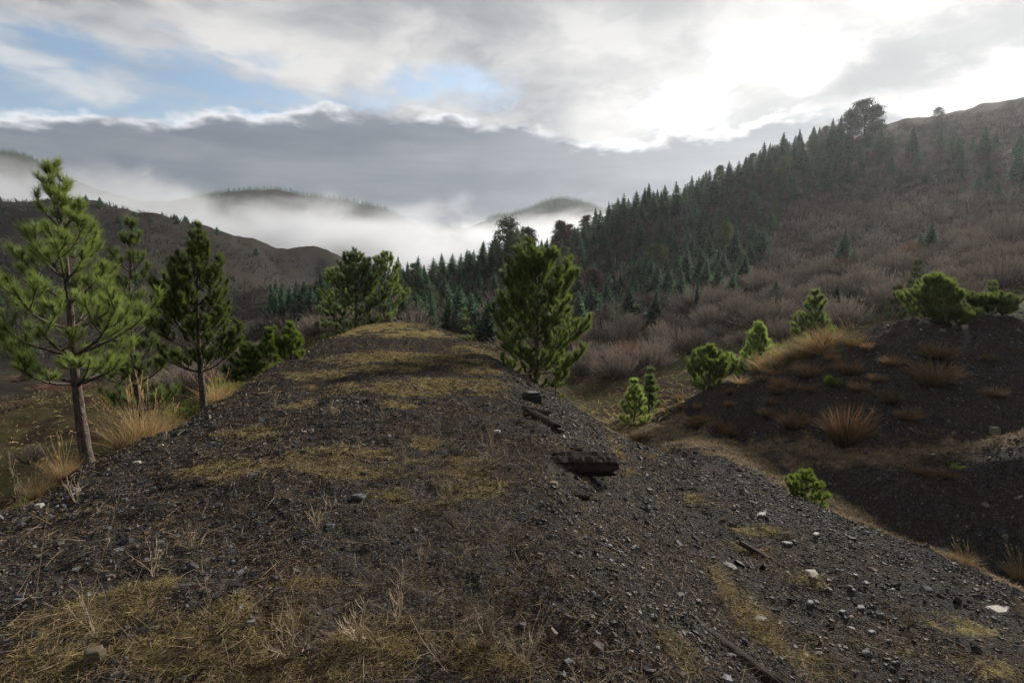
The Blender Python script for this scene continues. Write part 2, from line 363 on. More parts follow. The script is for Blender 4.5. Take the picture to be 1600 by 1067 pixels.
def front_grid():
    th = np.concatenate([np.arange(-62, 62.01, 0.24), np.arange(66, 296, 4.0)])
    rr = np.concatenate([[0.4, 0.8, 1.2], np.geomspace(1.5, 30, 330), np.geomspace(30.2, 1150, 400)])
    return np.radians(th), rr
th, rr = front_grid()
TH, RR = np.meshgrid(th, rr)
X = RR * np.sin(TH); Y = RR * np.cos(TH); Z = ground(X, Y)
g_, t_, s_ = masks(X.ravel(), Y.ravel())
nr, na = X.shape
V = np.stack([X.ravel(), Y.ravel(), Z.ravel()], 1)
V = np.vstack([V, [[0, 0, gz(0.01, 0.01)]]])
I = np.arange(nr * na).reshape(nr, na); J = np.roll(I, -1, 1)
Q = np.stack([I[:-1].ravel(), J[:-1].ravel(), J[1:].ravel(), I[1:].ravel()], 1)[:, ::-1]
Tn = np.stack([J[0], I[0], np.full(na, nr * na)], 1)[:, ::-1]

gm, e = mat('ground_cover')
P = e.node('ShaderNodeTexCoord').outputs['Object']
pl = e.vm('LENGTH', e.vm('SUBTRACT', P, (0, 0, 1.7)))
moss = attr(e, 'moss'); track = attr(e, 'track'); spoil = attr(e, 'spoil')
f1 = e.noise(P, 55, 6, 0.65); f2 = e.noise(P, 9, 6, 0.6); f3 = e.noise(P, 1.3, 5, 0.6); f4 = e.noise(P, 210, 3, 0.6)
vor = e.node('ShaderNodeTexVoronoi', feature='F1'); e._in(vor.inputs['Vector'], P); vor.inputs['Scale'].default_value = 42.0; vor.inputs['Randomness'].default_value = 1
vorb = e.node('ShaderNodeTexVoronoi', feature='F1'); e._in(vorb.inputs['Vector'], P); vorb.inputs['Scale'].default_value = 110.0
vc = e.sep(vor.outputs['Color'])[0]
shale = e.mix(e.smooth(f2, 0.3, 0.7), (0.013, 0.012, 0.012), (0.040, 0.035, 0.032))
shale = e.mix(e.smooth(f3, 0.42, 0.62), shale, (0.034, 0.024, 0.018))
shale = e.mix(e.smooth(vc, 0.80, 1.0, 0, .7), shale, (0.09, 0.088, 0.092))
shale = e.mix(e.smooth(e.sep(vorb.outputs['Color'])[1], 0.9, 1.0, 0, .7), shale, (0.17, 0.145, 0.115))
mossc = e.mix(e.smooth(f2, 0.32, 0.68), (0.185, 0.135, 0.062), (0.270, 0.220, 0.065))
mossc = e.mix(e.smooth(f1, 0.35, 0.7), mossc, (0.34, 0.27, 0.125))
mf = e.smooth(e.add(e.mul(moss, 0.9), e.add(e.mul(e.sub(f1, 0.5), 1.6), e.mul(e.sub(f2, 0.5), 1.5))), 0.42, 0.72, 0.0, 0.85)
colr = e.mix(mf, shale, mossc)
trc = e.mix(e.smooth(f2, 0.3, 0.7), (0.085, 0.065, 0.042), (0.22, 0.168, 0.100))
colr = e.mix(e.smooth(e.add(track, e.mul(e.sub(f1, 0.5), 0.9)), 0.35, 0.7), colr, trc)
mead = e.mix(e.smooth(f3, 0.35, 0.65), (0.074, 0.055, 0.030), (0.055, 0.057, 0.023))
mead = e.mix(e.smooth(e.noise(P, 0.33, 4, 0.6), 0.45, 0.6), mead, (0.042, 0.027, 0.018))
scr = e.mix(e.smooth(e.noise(P, 0.9, 6, 0.65), 0.35, 0.65), (0.019, 0.016, 0.014), (0.050, 0.041, 0.035))
scr = e.mix(e.smooth(e.noise(P, 0.05, 5, 0.6), 0.45, 0.62), scr, (0.040, 0.034, 0.026))
fr = e.mix(e.smooth(pl, 48, 62), mead, scr)
colr = e.mix(e.smooth(spoil, 0.3, 0.7), fr, colr)
hgt = e.add(e.mul(f1, 0.5), e.add(e.mul(vor.outputs['Distance'], -0.5), e.add(e.mul(f4, 0.2), f2)))
rough = e.mix(e.mx(mf, e.sub(1.0, spoil)), (0.72, 0.72, 0.72), (1, 1, 1))
bsdf(e, colr, e.sep(rough)[0], bump(e, hgt, 0.9, 0.03), 0.012)
gme = mesh('ground', V, [Q, Tn], [gm], {'moss': np.append(g_, 0), 'track': np.append(t_, 0), 'spoil': np.append(s_, 1)}, smooth=True)
tag(link('ground', gme), kind='structure')

# ---------------------------------------------------------------- shape builders
def unit(v): return v / (np.linalg.norm(v, axis=-1, keepdims=True) + 1e-12)
class MB:
    """collects vertices, triangles, quads and one 'tip' value per vertex"""
    def __init__(s): s.V = []; s.T = []; s.Q = []; s.A = []; s.n = 0
    def put(s, V, T=None, Q=None, A=0.0):
        V = np.asarray(V, float).reshape(-1, 3)
        s.V.append(V); s.A.append(np.broadcast_to(np.asarray(A, float), (len(V),)))
        if T is not None and len(T): s.T.append(np.asarray(T) + s.n)
        if Q is not None and len(Q): s.Q.append(np.asarray(Q) + s.n)
        s.n += len(V)
    def tube(s, P, Rr, k=6, a=0.0, rough=0.0, rs=None):
        P = np.asarray(P, float); m = len(P); t = unit(np.gradient(P, axis=0))
        ref = np.array([1.0, 0, 0]) if abs(t[0][0]) < 0.8 else np.array([0, 1.0, 0])
        u = unit(np.cross(t, ref)); v = np.cross(t, u)
        an = np.arange(k) / k * 2 * math.pi
        rad = np.asarray(Rr, float)[:, None] * (1 + (rs.uniform(-rough, rough, (m, k)) if rough else 0))
        V = P[:, None] + rad[..., None] * (np.cos(an)[None, :, None] * u[:, None] + np.sin(an)[None, :, None] * v[:, None])
        i = np.arange(m * k).reshape(m, k); j = np.roll(i, -1, 1)
        s.put(V, None, np.stack([i[:-1].ravel(), j[:-1].ravel(), j[1:].ravel(), i[1:].ravel()], 1), a)
    def needles(s, B, D, L, W, rs, a0=0.0, a1=1.0):
        n = len(B); D = unit(D); side = unit(np.cross(D, rs.normal(size=(n, 3)))) * (np.asarray(W).reshape(-1, 1) / 2)
        V = np.stack([B - side, B + side, B + D * np.asarray(L).reshape(-1, 1)], 1)
        A = np.stack([np.broadcast_to(a0, (n,)), np.broadcast_to(a0, (n,)), np.broadcast_to(a1, (n,))], 1).ravel()
        s.put(V, np.arange(3 * n).reshape(n, 3), None, A)
    def blades(s, B, D, L, W, bend, rs, segs=3):
        """curved tapering blades"""
        n = len(B); D = unit(D); L = np.broadcast_to(L, (n,)); W = np.broadcast_to(W, (n,)); bend = np.broadcast_to(bend, (n,))
        side = unit(np.cross(D, rs.normal(size=(n, 3))))
        hd = D * (1, 1, 0); hd = unit(hd + rs.normal(0, 0.02, (n, 3)))
        V = []
        for q in range(segs + 1):
            t = q / segs; c = B + D * (L * t)[:, None] + (hd * 0.8 - np.array([0, 0, 0.7])) * (bend * L * t * t)[:, None]
            wq = (W / 2 * (1 - 0.85 * t))[:, None]
            V += [c - side * wq, c + side * wq]
        V = np.stack(V, 1); m = 2 * (segs + 1); base = (np.arange(n) * m)[:, None]
        Q = np.concatenate([base + np.array([[2 * q, 2 * q + 1, 2 * q + 3, 2 * q + 2]]) for q in range(segs)])
        A = np.tile(np.repeat(np.arange(segs + 1) / segs, 2), n)
        s.put(V, None, Q, A)
    def data(s): return np.concatenate(s.V), (np.concatenate(s.T) if s.T else np.zeros((0, 3), int)), (np.concatenate(s.Q) if s.Q else np.zeros((0, 4), int)), np.concatenate(s.A)
    def mesh(s, name, m, smooth=False):
        V, T, Q, A = s.data(); rs = np.random.RandomState(5)
        return mesh(name, V, [T, Q], [m], {'tip': A}, smooth)

def spread_mesh(name, protos, PX, PY, PZ, S, ROT, m, which, smooth=False, extra=None):
    """one mesh holding many turned and scaled copies of the prototype shapes"""
    Vs, Ts, Qs, As, Rn = [], [], [], [], []; n = 0
    rs = np.random.RandomState(3); rnd = rs.rand(len(PX))
    for k, (V, T, Q, A) in enumerate(protos):
        idx = np.nonzero(which == k)[0]
        if not len(idx): continue
        c, s_ = np.cos(ROT[idx]), np.sin(ROT[idx]); sx = S[idx] if S.ndim == 2 else np.repeat(S[idx][:, None], 3, 1)
        x = V[None, :, 0] * sx[:, :1]; y = V[None, :, 1] * sx[:, 1:2]; z = V[None, :, 2] * sx[:, 2:3]
        W = np.stack([x * c[:, None] - y * s_[:, None] + PX[idx][:, None], x * s_[:, None] + y * c[:, None] + PY[idx][:, None], z + PZ[idx][:, None]], -1)
        off = n + (np.arange(len(idx)) * len(V))[:, None, None]
        if len(T): Ts.append((T[None] + off).reshape(-1, 3))
        if len(Q): Qs.append((Q[None] + off).reshape(-1, 4))
        Vs.append(W.reshape(-1, 3)); As.append(np.tile(A, len(idx))); Rn.append(np.repeat(rnd[idx], len(V))); n += len(idx) * len(V)
    F = ([np.concatenate(Ts)] if Ts else []) + ([np.concatenate(Qs)] if Qs else [])
    return mesh(name, np.concatenate(Vs), F, [m], {'tip': np.concatenate(As), 'rnd': np.concatenate(Rn)}, smooth)

# ---------------------------------------------------------------- plant materials
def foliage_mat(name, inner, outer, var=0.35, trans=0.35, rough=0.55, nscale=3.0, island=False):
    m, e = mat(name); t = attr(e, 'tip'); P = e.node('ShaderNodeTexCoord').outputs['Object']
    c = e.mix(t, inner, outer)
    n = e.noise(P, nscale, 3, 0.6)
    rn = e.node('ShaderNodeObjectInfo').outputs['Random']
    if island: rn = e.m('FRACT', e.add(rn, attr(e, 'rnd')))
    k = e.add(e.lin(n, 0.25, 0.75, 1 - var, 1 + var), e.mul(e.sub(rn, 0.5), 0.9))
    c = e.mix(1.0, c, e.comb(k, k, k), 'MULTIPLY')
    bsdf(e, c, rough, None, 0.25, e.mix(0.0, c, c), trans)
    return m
M = {}
M['pine'] = foliage_mat('pine_needles', (0.045, 0.062, 0.018), (0.23, 0.30, 0.070), 0.35, 0.5)  # outer colour paints sunlit needle tips over a darker base
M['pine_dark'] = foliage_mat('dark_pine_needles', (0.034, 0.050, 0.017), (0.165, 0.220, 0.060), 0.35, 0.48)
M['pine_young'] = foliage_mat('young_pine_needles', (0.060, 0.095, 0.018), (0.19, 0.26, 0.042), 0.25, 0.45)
M['fir'] = foliage_mat('fir_needles', (0.012, 0.025, 0.016), (0.120, 0.220, 0.120), 0.45, 0.5, 0.7, 0.8)  # crown shade painted into the inner colour, lit tips into the outer
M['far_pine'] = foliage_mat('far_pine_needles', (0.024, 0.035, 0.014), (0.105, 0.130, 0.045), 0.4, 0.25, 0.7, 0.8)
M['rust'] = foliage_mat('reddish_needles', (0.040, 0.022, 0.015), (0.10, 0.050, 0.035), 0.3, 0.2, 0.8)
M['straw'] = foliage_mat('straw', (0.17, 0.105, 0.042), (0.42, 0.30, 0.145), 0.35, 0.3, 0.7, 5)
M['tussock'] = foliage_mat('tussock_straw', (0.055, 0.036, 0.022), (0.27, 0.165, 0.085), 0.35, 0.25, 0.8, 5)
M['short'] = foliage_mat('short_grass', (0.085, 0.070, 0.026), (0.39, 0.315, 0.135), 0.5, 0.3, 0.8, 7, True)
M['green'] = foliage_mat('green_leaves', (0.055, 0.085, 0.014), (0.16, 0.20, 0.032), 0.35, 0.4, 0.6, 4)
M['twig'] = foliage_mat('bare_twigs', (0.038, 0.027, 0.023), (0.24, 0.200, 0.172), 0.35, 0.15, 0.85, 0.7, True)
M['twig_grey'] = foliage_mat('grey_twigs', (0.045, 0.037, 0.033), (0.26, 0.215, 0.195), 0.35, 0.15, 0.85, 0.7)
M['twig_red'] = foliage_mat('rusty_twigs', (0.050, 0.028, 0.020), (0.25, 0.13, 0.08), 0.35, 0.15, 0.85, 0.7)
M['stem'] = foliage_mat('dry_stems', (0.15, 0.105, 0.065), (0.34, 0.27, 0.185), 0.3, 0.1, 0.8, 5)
def bark_mat(name, a, b):
    m, e = mat(name); P = e.node('ShaderNodeTexCoord').outputs['Object']
    n = e.noise(e.vm('MULTIPLY', P, (1, 1, 0.35)), 38, 5, 0.65); n2 = e.noise(P, 6, 3, 0.5)
    v = e.node('ShaderNodeTexVoronoi', feature='DISTANCE_TO_EDGE'); e._in(v.inputs['Vector'], e.vm('MULTIPLY', P, (1, 1, 0.45))); v.inputs['Scale'].default_value = 42
    c = e.mix(e.smooth(n, 0.35, 0.65), a, b); c = e.mix(e.smooth(n2, 0.55, 0.7, 0, .5), c, (0.16, 0.155, 0.14))
    bsdf(e, c, 0.9, bump(e, e.add(n, e.m('MINIMUM', e.mul(v.outputs[0], 5), 0.6)), 0.9, 0.012), 0.2); return m
M['bark'] = bark_mat('pine_bark', (0.040, 0.028, 0.022), (0.125, 0.098, 0.082))
M['bark_d'] = bark_mat('dark_bark', (0.022, 0.017, 0.014), (0.060, 0.048, 0.040))

# ---------------------------------------------------------------- pines with whorls of upturned limbs
def make_pine(seed, h, r0, nwh, spread, low=0.12, upturn=0.7, nl=0.12, nw=0.005, npn=70, lean=(0, 0), shape='cone', sub=1.0, limb_elev=(5, 55), fill=1.0, nb=(4, 6)):
    rs = np.random.RandomState(seed); tk = MB(); cr = MB(); limbs = []
    nT = 14; tt = np.linspace(0, 1, nT)
    TX = lean[0] * tt + 0.02 * h * np.sin(tt * 5 + seed) * tt; TY = lean[1] * tt + 0.015 * h * np.cos(tt * 4 + seed) * tt
    TP = np.stack([TX, TY, -0.04 * h + tt * 1.04 * h], 1); TR = r0 * (1 - 0.93 * tt ** 0.9) + 0.002; TR[0] *= 1.35
    tk.tube(TP, TR, 9, 0, 0.09, rs)
    def tp(t): return np.array([np.interp(t, tt, TP[:, i]) for i in range(3)])
    shoots = []
    def limb(mb, p, d, L, r, depth, needfrom):
        ns = 6; pts = [p]; d = unit(d)
        for i in range(ns):
            d = unit(d + np.array([0, 0, upturn * (0.10 + 0.16 * i / ns)]) + rs.normal(0, 0.07, 3)); pts.append(pts[-1] + d * L / ns)
        pts = np.array(pts); rr_ = r * (1 - 0.8 * np.linspace(0, 1, ns + 1))
        mb.tube(pts, rr_, 5 if depth == 0 else 4)
        for i in range(ns):
            t0 = (i + 0.5) / ns
            if t0 > needfrom: shoots.append((pts[i], pts[i + 1], i == ns - 1))
        if depth < 2:
            st = 0.30 if depth == 0 else 0.25
            Ls = L * (0.50 if depth == 0 else 0.45) * sub
            if Ls > nl * 0.8:
                nn = int(max(2, round((1 - st) * L / (0.16 if depth == 0 else 0.14) / (nl / 0.12) * fill)))
                for q in range(nn):
                    t = st + (0.98 - st) * (q + rs.rand() * 0.6) / nn; j = min(ns - 1, int(t * ns))
                    pb = pts[j] + (pts[j + 1] - pts[j]) * (t * ns - j); dd = unit(pts[j + 1] - pts[j])
                    sd_ = unit(np.cross(dd, [0, 0, 1])) * (1 if q % 2 else -1)
                    dn = unit(dd * 0.75 + sd_ * (0.75 + 0.2 * rs.rand()) + np.array([0, 0, rs.uniform(-0.1, 0.35)]))
                    limb(mb, pb, dn, max(nl * 0.9, Ls * (1.15 - 0.75 * t) * rs.uniform(0.75, 1.2)), r * 0.42, depth + 1, 0.35 if depth == 0 else 0.1)
    for k in range(nwh):
        t = low + (0.965 - low) * (k / max(1, nwh - 1)) ** 0.92
        q = (t - low) / (1 - low)
        if shape == 'cone': Lp = spread * (1 - q) ** 0.75 * (0.72 + 0.28 * min(1, q * 6))
        elif shape == 'round': Lp = spread * (max(0.0, 1 - (q * 1.02) ** 2.4)) ** 0.5 * (0.62 + 0.38 * min(1, q * 3.5))
        else: Lp = spread * (0.35 + 0.65 * math.sin(math.pi * min(1, (q * .9 + .1)) ** 1.5))
        Lp = max(Lp, nl * 1.4); a0 = rs.rand() * 6.28; n = rs.randint(nb[0], nb[1] + 1)
        for i in range(n):
            a = a0 + i * 2 * math.pi / n + rs.uniform(-0.3, 0.3); el_ = R(limb_elev[0] + (limb_elev[1] - limb_elev[0]) * q ** 1.3 + rs.uniform(-8, 8))
            L = Lp * rs.uniform(0.68, 1.15); mb = MB()
            limb(mb, tp(t) - np.array([0, 0, 0.0]), np.array([math.cos(a) * math.cos(el_), math.sin(a) * math.cos(el_), math.sin(el_)]), L, max(0.004, r0 * (0.34 - 0.2 * q)), 0, 0.45)
            limbs.append(mb)
    shoots.append((tp(0.9), tp(1.0), True)); 
    B, D, LL, A = [], [], [], []
    for p0, p1, tipf in shoots:
        ax = p1 - p0; n = int(npn * 1.6 * (1.4 if tipf else 1.0) * max(0.35, np.linalg.norm(ax) / nl))
        ad = unit(ax); t = rs.rand(n) ** 0.9
        pr = rs.normal(size=(n, 3)); pr = unit(pr - (pr @ ad)[:, None] * ad)
        ang_ = R(1) * rs.uniform(18, 58, n) * (1.0 if not tipf else (1.1 - 0.5 * t))
        B.append(p0 + ax * t[:, None]); D.append(ad * np.cos(ang_)[:, None] + pr * np.sin(ang_)[:, None] + np.array([0, 0, 0.12])); LL.append(nl * rs.uniform(0.65, 1.1, n)); A.append(np.full(n, 0.0))
    B = np.concatenate(B); D = np.concatenate(D); LL = np.concatenate(LL)
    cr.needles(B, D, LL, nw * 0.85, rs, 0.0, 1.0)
    return tk, limbs, cr
def put_pine(kind, label, px, y, top, seed, nwh, spread_px, mt, cat='pine tree', group=None, limbs_apart=False, dz=0.0, x=None, base=None, **kw):
    """a pine standing on the ground at the depth y; its height comes from how high it reaches"""
    X0 = (px - 800) / 888.9 * y if x is None else x
    z = gz(X0, y)
    if y > 6: X0 = (px - 800) / 888.9 * y * (1 + math.tan(R(PITCH)) * (CAM[2] - z - .5) / y) if x is None else x; z = gz(X0, y)
    h = at(px, top, y)[2] - z + dz; sp = spread_px / 888.9 * y
    tk, limbs, cr = make_pine(seed, h, kw.pop('r0', 0.022 * h + 0.004), nwh, sp, **kw)
    root = bpy.data.objects.new(kind, None); col.objects.link(root); root.location = (X0, y, z - dz); tag(root, label, cat, group)
    link('trunk', tk.mesh('trunk', M['bark'], True), root)
    if limbs_apart:
        for mb in limbs: link('branch', mb.mesh('branch', M['bark'], True), root)
    else:
        bb = MB()
        for mb in limbs:
            V_, T_, Q_, A_ = mb.data(); bb.put(V_, T_, Q_, A_)
        link('branches', bb.mesh('branches', M['bark'], True), root)
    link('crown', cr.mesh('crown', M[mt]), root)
    return root

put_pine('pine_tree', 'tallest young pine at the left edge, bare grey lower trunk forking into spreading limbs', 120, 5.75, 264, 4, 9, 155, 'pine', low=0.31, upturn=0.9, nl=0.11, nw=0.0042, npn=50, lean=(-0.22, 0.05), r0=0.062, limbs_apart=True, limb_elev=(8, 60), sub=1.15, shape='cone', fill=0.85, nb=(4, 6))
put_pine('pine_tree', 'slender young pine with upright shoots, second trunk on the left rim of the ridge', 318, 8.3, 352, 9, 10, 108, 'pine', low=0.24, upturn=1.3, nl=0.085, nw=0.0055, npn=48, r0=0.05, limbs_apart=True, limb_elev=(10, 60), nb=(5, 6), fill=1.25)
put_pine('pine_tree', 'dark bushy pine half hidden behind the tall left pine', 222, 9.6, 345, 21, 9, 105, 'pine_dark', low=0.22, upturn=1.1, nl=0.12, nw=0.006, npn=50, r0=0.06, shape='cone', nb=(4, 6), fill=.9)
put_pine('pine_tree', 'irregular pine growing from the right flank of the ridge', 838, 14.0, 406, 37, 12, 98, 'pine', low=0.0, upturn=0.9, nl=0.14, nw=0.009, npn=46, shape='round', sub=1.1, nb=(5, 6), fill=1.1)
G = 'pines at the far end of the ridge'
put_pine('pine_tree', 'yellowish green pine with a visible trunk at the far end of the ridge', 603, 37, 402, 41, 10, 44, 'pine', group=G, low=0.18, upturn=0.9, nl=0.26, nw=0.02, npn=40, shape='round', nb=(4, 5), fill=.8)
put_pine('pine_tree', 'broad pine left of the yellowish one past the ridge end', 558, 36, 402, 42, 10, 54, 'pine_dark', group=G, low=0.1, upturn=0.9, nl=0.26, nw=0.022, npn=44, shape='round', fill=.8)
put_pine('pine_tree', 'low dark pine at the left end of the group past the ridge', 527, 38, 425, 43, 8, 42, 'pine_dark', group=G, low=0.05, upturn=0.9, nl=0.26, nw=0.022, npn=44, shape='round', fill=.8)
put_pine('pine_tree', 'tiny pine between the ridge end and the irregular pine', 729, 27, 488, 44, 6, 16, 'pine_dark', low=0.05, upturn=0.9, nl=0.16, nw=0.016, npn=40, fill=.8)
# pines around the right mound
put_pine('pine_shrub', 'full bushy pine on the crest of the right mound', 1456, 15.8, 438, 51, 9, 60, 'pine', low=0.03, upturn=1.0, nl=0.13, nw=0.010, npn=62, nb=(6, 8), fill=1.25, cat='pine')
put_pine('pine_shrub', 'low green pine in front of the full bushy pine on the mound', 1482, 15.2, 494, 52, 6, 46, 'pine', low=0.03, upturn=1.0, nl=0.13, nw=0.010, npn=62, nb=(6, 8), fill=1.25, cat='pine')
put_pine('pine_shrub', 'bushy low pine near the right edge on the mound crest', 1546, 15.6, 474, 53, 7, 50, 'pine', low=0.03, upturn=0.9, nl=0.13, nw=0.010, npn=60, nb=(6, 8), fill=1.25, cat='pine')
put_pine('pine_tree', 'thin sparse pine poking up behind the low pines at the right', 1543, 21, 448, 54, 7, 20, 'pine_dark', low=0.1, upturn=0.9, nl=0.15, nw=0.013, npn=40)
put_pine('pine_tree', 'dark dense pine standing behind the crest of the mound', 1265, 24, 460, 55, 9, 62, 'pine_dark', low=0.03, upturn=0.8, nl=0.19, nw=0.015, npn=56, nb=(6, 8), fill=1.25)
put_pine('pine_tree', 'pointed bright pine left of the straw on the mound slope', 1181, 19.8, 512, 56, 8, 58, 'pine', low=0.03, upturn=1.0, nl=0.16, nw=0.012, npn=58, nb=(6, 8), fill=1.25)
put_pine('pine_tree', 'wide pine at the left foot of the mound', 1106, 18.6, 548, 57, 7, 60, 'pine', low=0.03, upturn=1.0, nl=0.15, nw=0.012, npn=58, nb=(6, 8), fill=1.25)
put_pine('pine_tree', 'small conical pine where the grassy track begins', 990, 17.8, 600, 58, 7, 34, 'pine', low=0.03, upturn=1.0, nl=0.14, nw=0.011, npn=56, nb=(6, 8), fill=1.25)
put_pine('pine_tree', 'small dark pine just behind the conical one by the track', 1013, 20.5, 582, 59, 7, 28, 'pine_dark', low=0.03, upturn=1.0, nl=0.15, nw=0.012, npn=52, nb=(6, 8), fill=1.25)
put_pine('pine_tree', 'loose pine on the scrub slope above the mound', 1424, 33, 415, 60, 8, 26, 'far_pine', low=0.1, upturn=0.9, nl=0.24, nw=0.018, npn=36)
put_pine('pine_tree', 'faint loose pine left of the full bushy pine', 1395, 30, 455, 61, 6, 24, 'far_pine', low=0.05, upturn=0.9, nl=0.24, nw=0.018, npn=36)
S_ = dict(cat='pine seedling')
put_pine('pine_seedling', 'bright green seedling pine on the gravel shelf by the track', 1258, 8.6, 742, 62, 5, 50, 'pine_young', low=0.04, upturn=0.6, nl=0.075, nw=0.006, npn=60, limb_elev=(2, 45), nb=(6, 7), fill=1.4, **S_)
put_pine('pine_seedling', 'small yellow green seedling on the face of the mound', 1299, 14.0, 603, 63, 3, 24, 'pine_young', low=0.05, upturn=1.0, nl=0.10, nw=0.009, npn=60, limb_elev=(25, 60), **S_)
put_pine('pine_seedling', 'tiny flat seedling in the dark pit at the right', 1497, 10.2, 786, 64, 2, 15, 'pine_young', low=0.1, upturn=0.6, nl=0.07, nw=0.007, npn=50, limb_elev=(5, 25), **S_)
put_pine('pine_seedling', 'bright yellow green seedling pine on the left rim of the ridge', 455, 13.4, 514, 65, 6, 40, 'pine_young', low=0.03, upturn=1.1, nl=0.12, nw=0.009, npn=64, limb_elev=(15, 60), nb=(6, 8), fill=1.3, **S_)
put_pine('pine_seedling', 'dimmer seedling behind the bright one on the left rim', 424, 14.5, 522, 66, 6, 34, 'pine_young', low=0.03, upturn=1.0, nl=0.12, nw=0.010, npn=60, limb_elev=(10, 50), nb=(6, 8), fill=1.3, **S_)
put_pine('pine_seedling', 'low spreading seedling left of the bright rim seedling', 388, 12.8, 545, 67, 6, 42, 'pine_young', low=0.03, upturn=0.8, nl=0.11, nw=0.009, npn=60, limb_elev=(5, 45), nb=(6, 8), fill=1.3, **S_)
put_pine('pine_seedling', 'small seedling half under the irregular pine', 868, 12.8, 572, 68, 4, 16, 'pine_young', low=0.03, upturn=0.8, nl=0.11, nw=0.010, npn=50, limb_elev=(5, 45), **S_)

# ---------------------------------------------------------------- forest trees
def fir_proto(seed, wide=0.21, tiers=22, spr=9, droop=0.25, fine=1.0):
    rs = np.random.RandomState(seed); cr = MB(); tk = MB()
    tk.tube(np.array([[0, 0, -.06], [0, 0, .4], [0.003, 0, .97]]), [0.017, 0.011, 0.002], 5)
    for k in range(tiers):
        q = k / tiers; z = 0.07 + 0.91 * q; L0 = wide * (1 - q) ** 1.05 * (0.7 + 0.3 * min(1, q * 5)) + 0.004
        n = max(4, int(spr * (1 - q * 0.4))); a0 = rs.rand() * 6.28
        for i in range(n):
            a = a0 + (i + rs.uniform(-.3, .3)) * 6.283 / n; L = L0 * rs.uniform(0.62, 1.22)
            d = np.array([math.cos(a), math.sin(a), 0]); b = np.array([0, 0, z + rs.uniform(-.012, .012)])
            up = 0.35 * q - droop * (1 - q) + rs.uniform(-.1, .1)
            m = int((7 + 9 * (L / wide)) * fine); t = np.linspace(0.15, 1, m); c = b + d * (L * t)[:, None]; c[:, 2] += L * (up * t + 0.25 * t * t)
            sd_ = np.array([-math.sin(a), math.cos(a), 0]) * np.where(np.arange(m) % 2, 1, -1)[:, None]
            D = d * 0.7 + sd_ * 0.9 + np.array([0, 0, 0.05]) + rs.normal(0, .22, (m, 3)); D[-1] = d
            LL = (0.012 + 0.055 * (1 - q) + 0.30 * L * (1 - t)) * rs.uniform(.7, 1.3, m); LL[-1] = 0.012 + .04 * (1 - q)
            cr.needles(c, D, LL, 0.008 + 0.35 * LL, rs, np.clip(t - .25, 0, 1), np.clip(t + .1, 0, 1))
            cr.needles(c, D * .6 + np.array([0, 0, -.5]), LL * .7, 0.018 + 0.2 * LL, rs, 0.0, 0.25)
    cr.needles(np.array([[0, 0, .93]]), np.array([[0, 0, 1.0]]), [0.085], [0.012], rs)
    return tk, cr
def blackpine_proto(seed, wide=0.3, bare=0.1, flat=0.0):
    rs = np.random.RandomState(seed); cr = MB(); tk = MB()
    tk.tube(np.array([[0, 0, -.06], [0.01, 0, .4], [0.0, 0.01, .93]]), [0.022, 0.016, 0.004], 5)
    for k in range(84):
        q = rs.rand(); z = bare + (0.97 - bare) * q; prof = wide * (math.sin(math.pi * (0.16 + 0.80 * q ** (0.8 + flat)))) ** 0.7
        a = rs.rand() * 6.28; L = prof * rs.uniform(.55, 1.1); e_ = np.array([math.cos(a) * L, math.sin(a) * L, z + 0.03])
        tk.tube(np.array([[0, 0, z - .06], e_ * [.5, .5, 0] + [0, 0, z - .02], e_]), [.007, .005, .002], 4)
        m = 54; pp = rs.normal(size=(m, 3)) * np.array([.052, .052, .022]) + e_
        cr.needles(pp, rs.normal(size=(m, 3)) + np.array([0, 0, .8]), rs.uniform(.02, .05, m), 0.018, rs, 0.2, 1.0)
        m = 14; tq = rs.uniform(.35, .9, m)[:, None]; pp = e_ * tq + np.array([0, 0, z]) * (1 - tq) + rs.normal(size=(m, 3)) * .022
        cr.needles(pp, rs.normal(size=(m, 3)) + np.array([0, 0, .4]), rs.uniform(.02, .05, m), 0.018, rs, 0.0, .6)
    return tk, cr
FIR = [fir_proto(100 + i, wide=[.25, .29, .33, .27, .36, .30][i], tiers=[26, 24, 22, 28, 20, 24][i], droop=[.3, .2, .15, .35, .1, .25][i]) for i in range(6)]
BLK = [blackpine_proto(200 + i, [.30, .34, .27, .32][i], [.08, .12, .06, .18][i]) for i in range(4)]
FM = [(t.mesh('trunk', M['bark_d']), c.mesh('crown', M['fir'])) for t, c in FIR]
BM = [(t.mesh('trunk', M['bark_d']), c.mesh('crown', M['far_pine'])) for t, c in BLK]
RM = [(BLK[2][0].mesh('trunk', M['bark_d']), BLK[2][1].mesh('crown', M['rust']))]
def plant_tree(name, pair, x, y, z, h, rot, label, cat, group=None, sx=1.0):
    root = bpy.data.objects.new(name, None); col.objects.link(root)
    root.location = (x, y, z); root.rotation_euler = (R(3.5) * math.sin(x * 7.1), R(3.5) * math.cos(y * 5.3), rot); root.scale = (h * sx, h * sx, h)
    link('trunk', pair[0], root); link('crown', pair[1], root); tag(root, label, cat, group); return root
def inpoly(px, py, P):
    px = np.asarray(px); py = np.asarray(py); c = np.zeros(px.shape, bool); n = len(P)
    for i in range(n):
        x1, y1 = P[i]; x2, y2 = P[i - 1]
        k = ((y1 > py) != (y2 > py)) & (px < (x2 - x1) * (py - y1) / ((y2 - y1) + 1e-9) + x1); c ^= k
    return c
rs = np.random.RandomState(77)
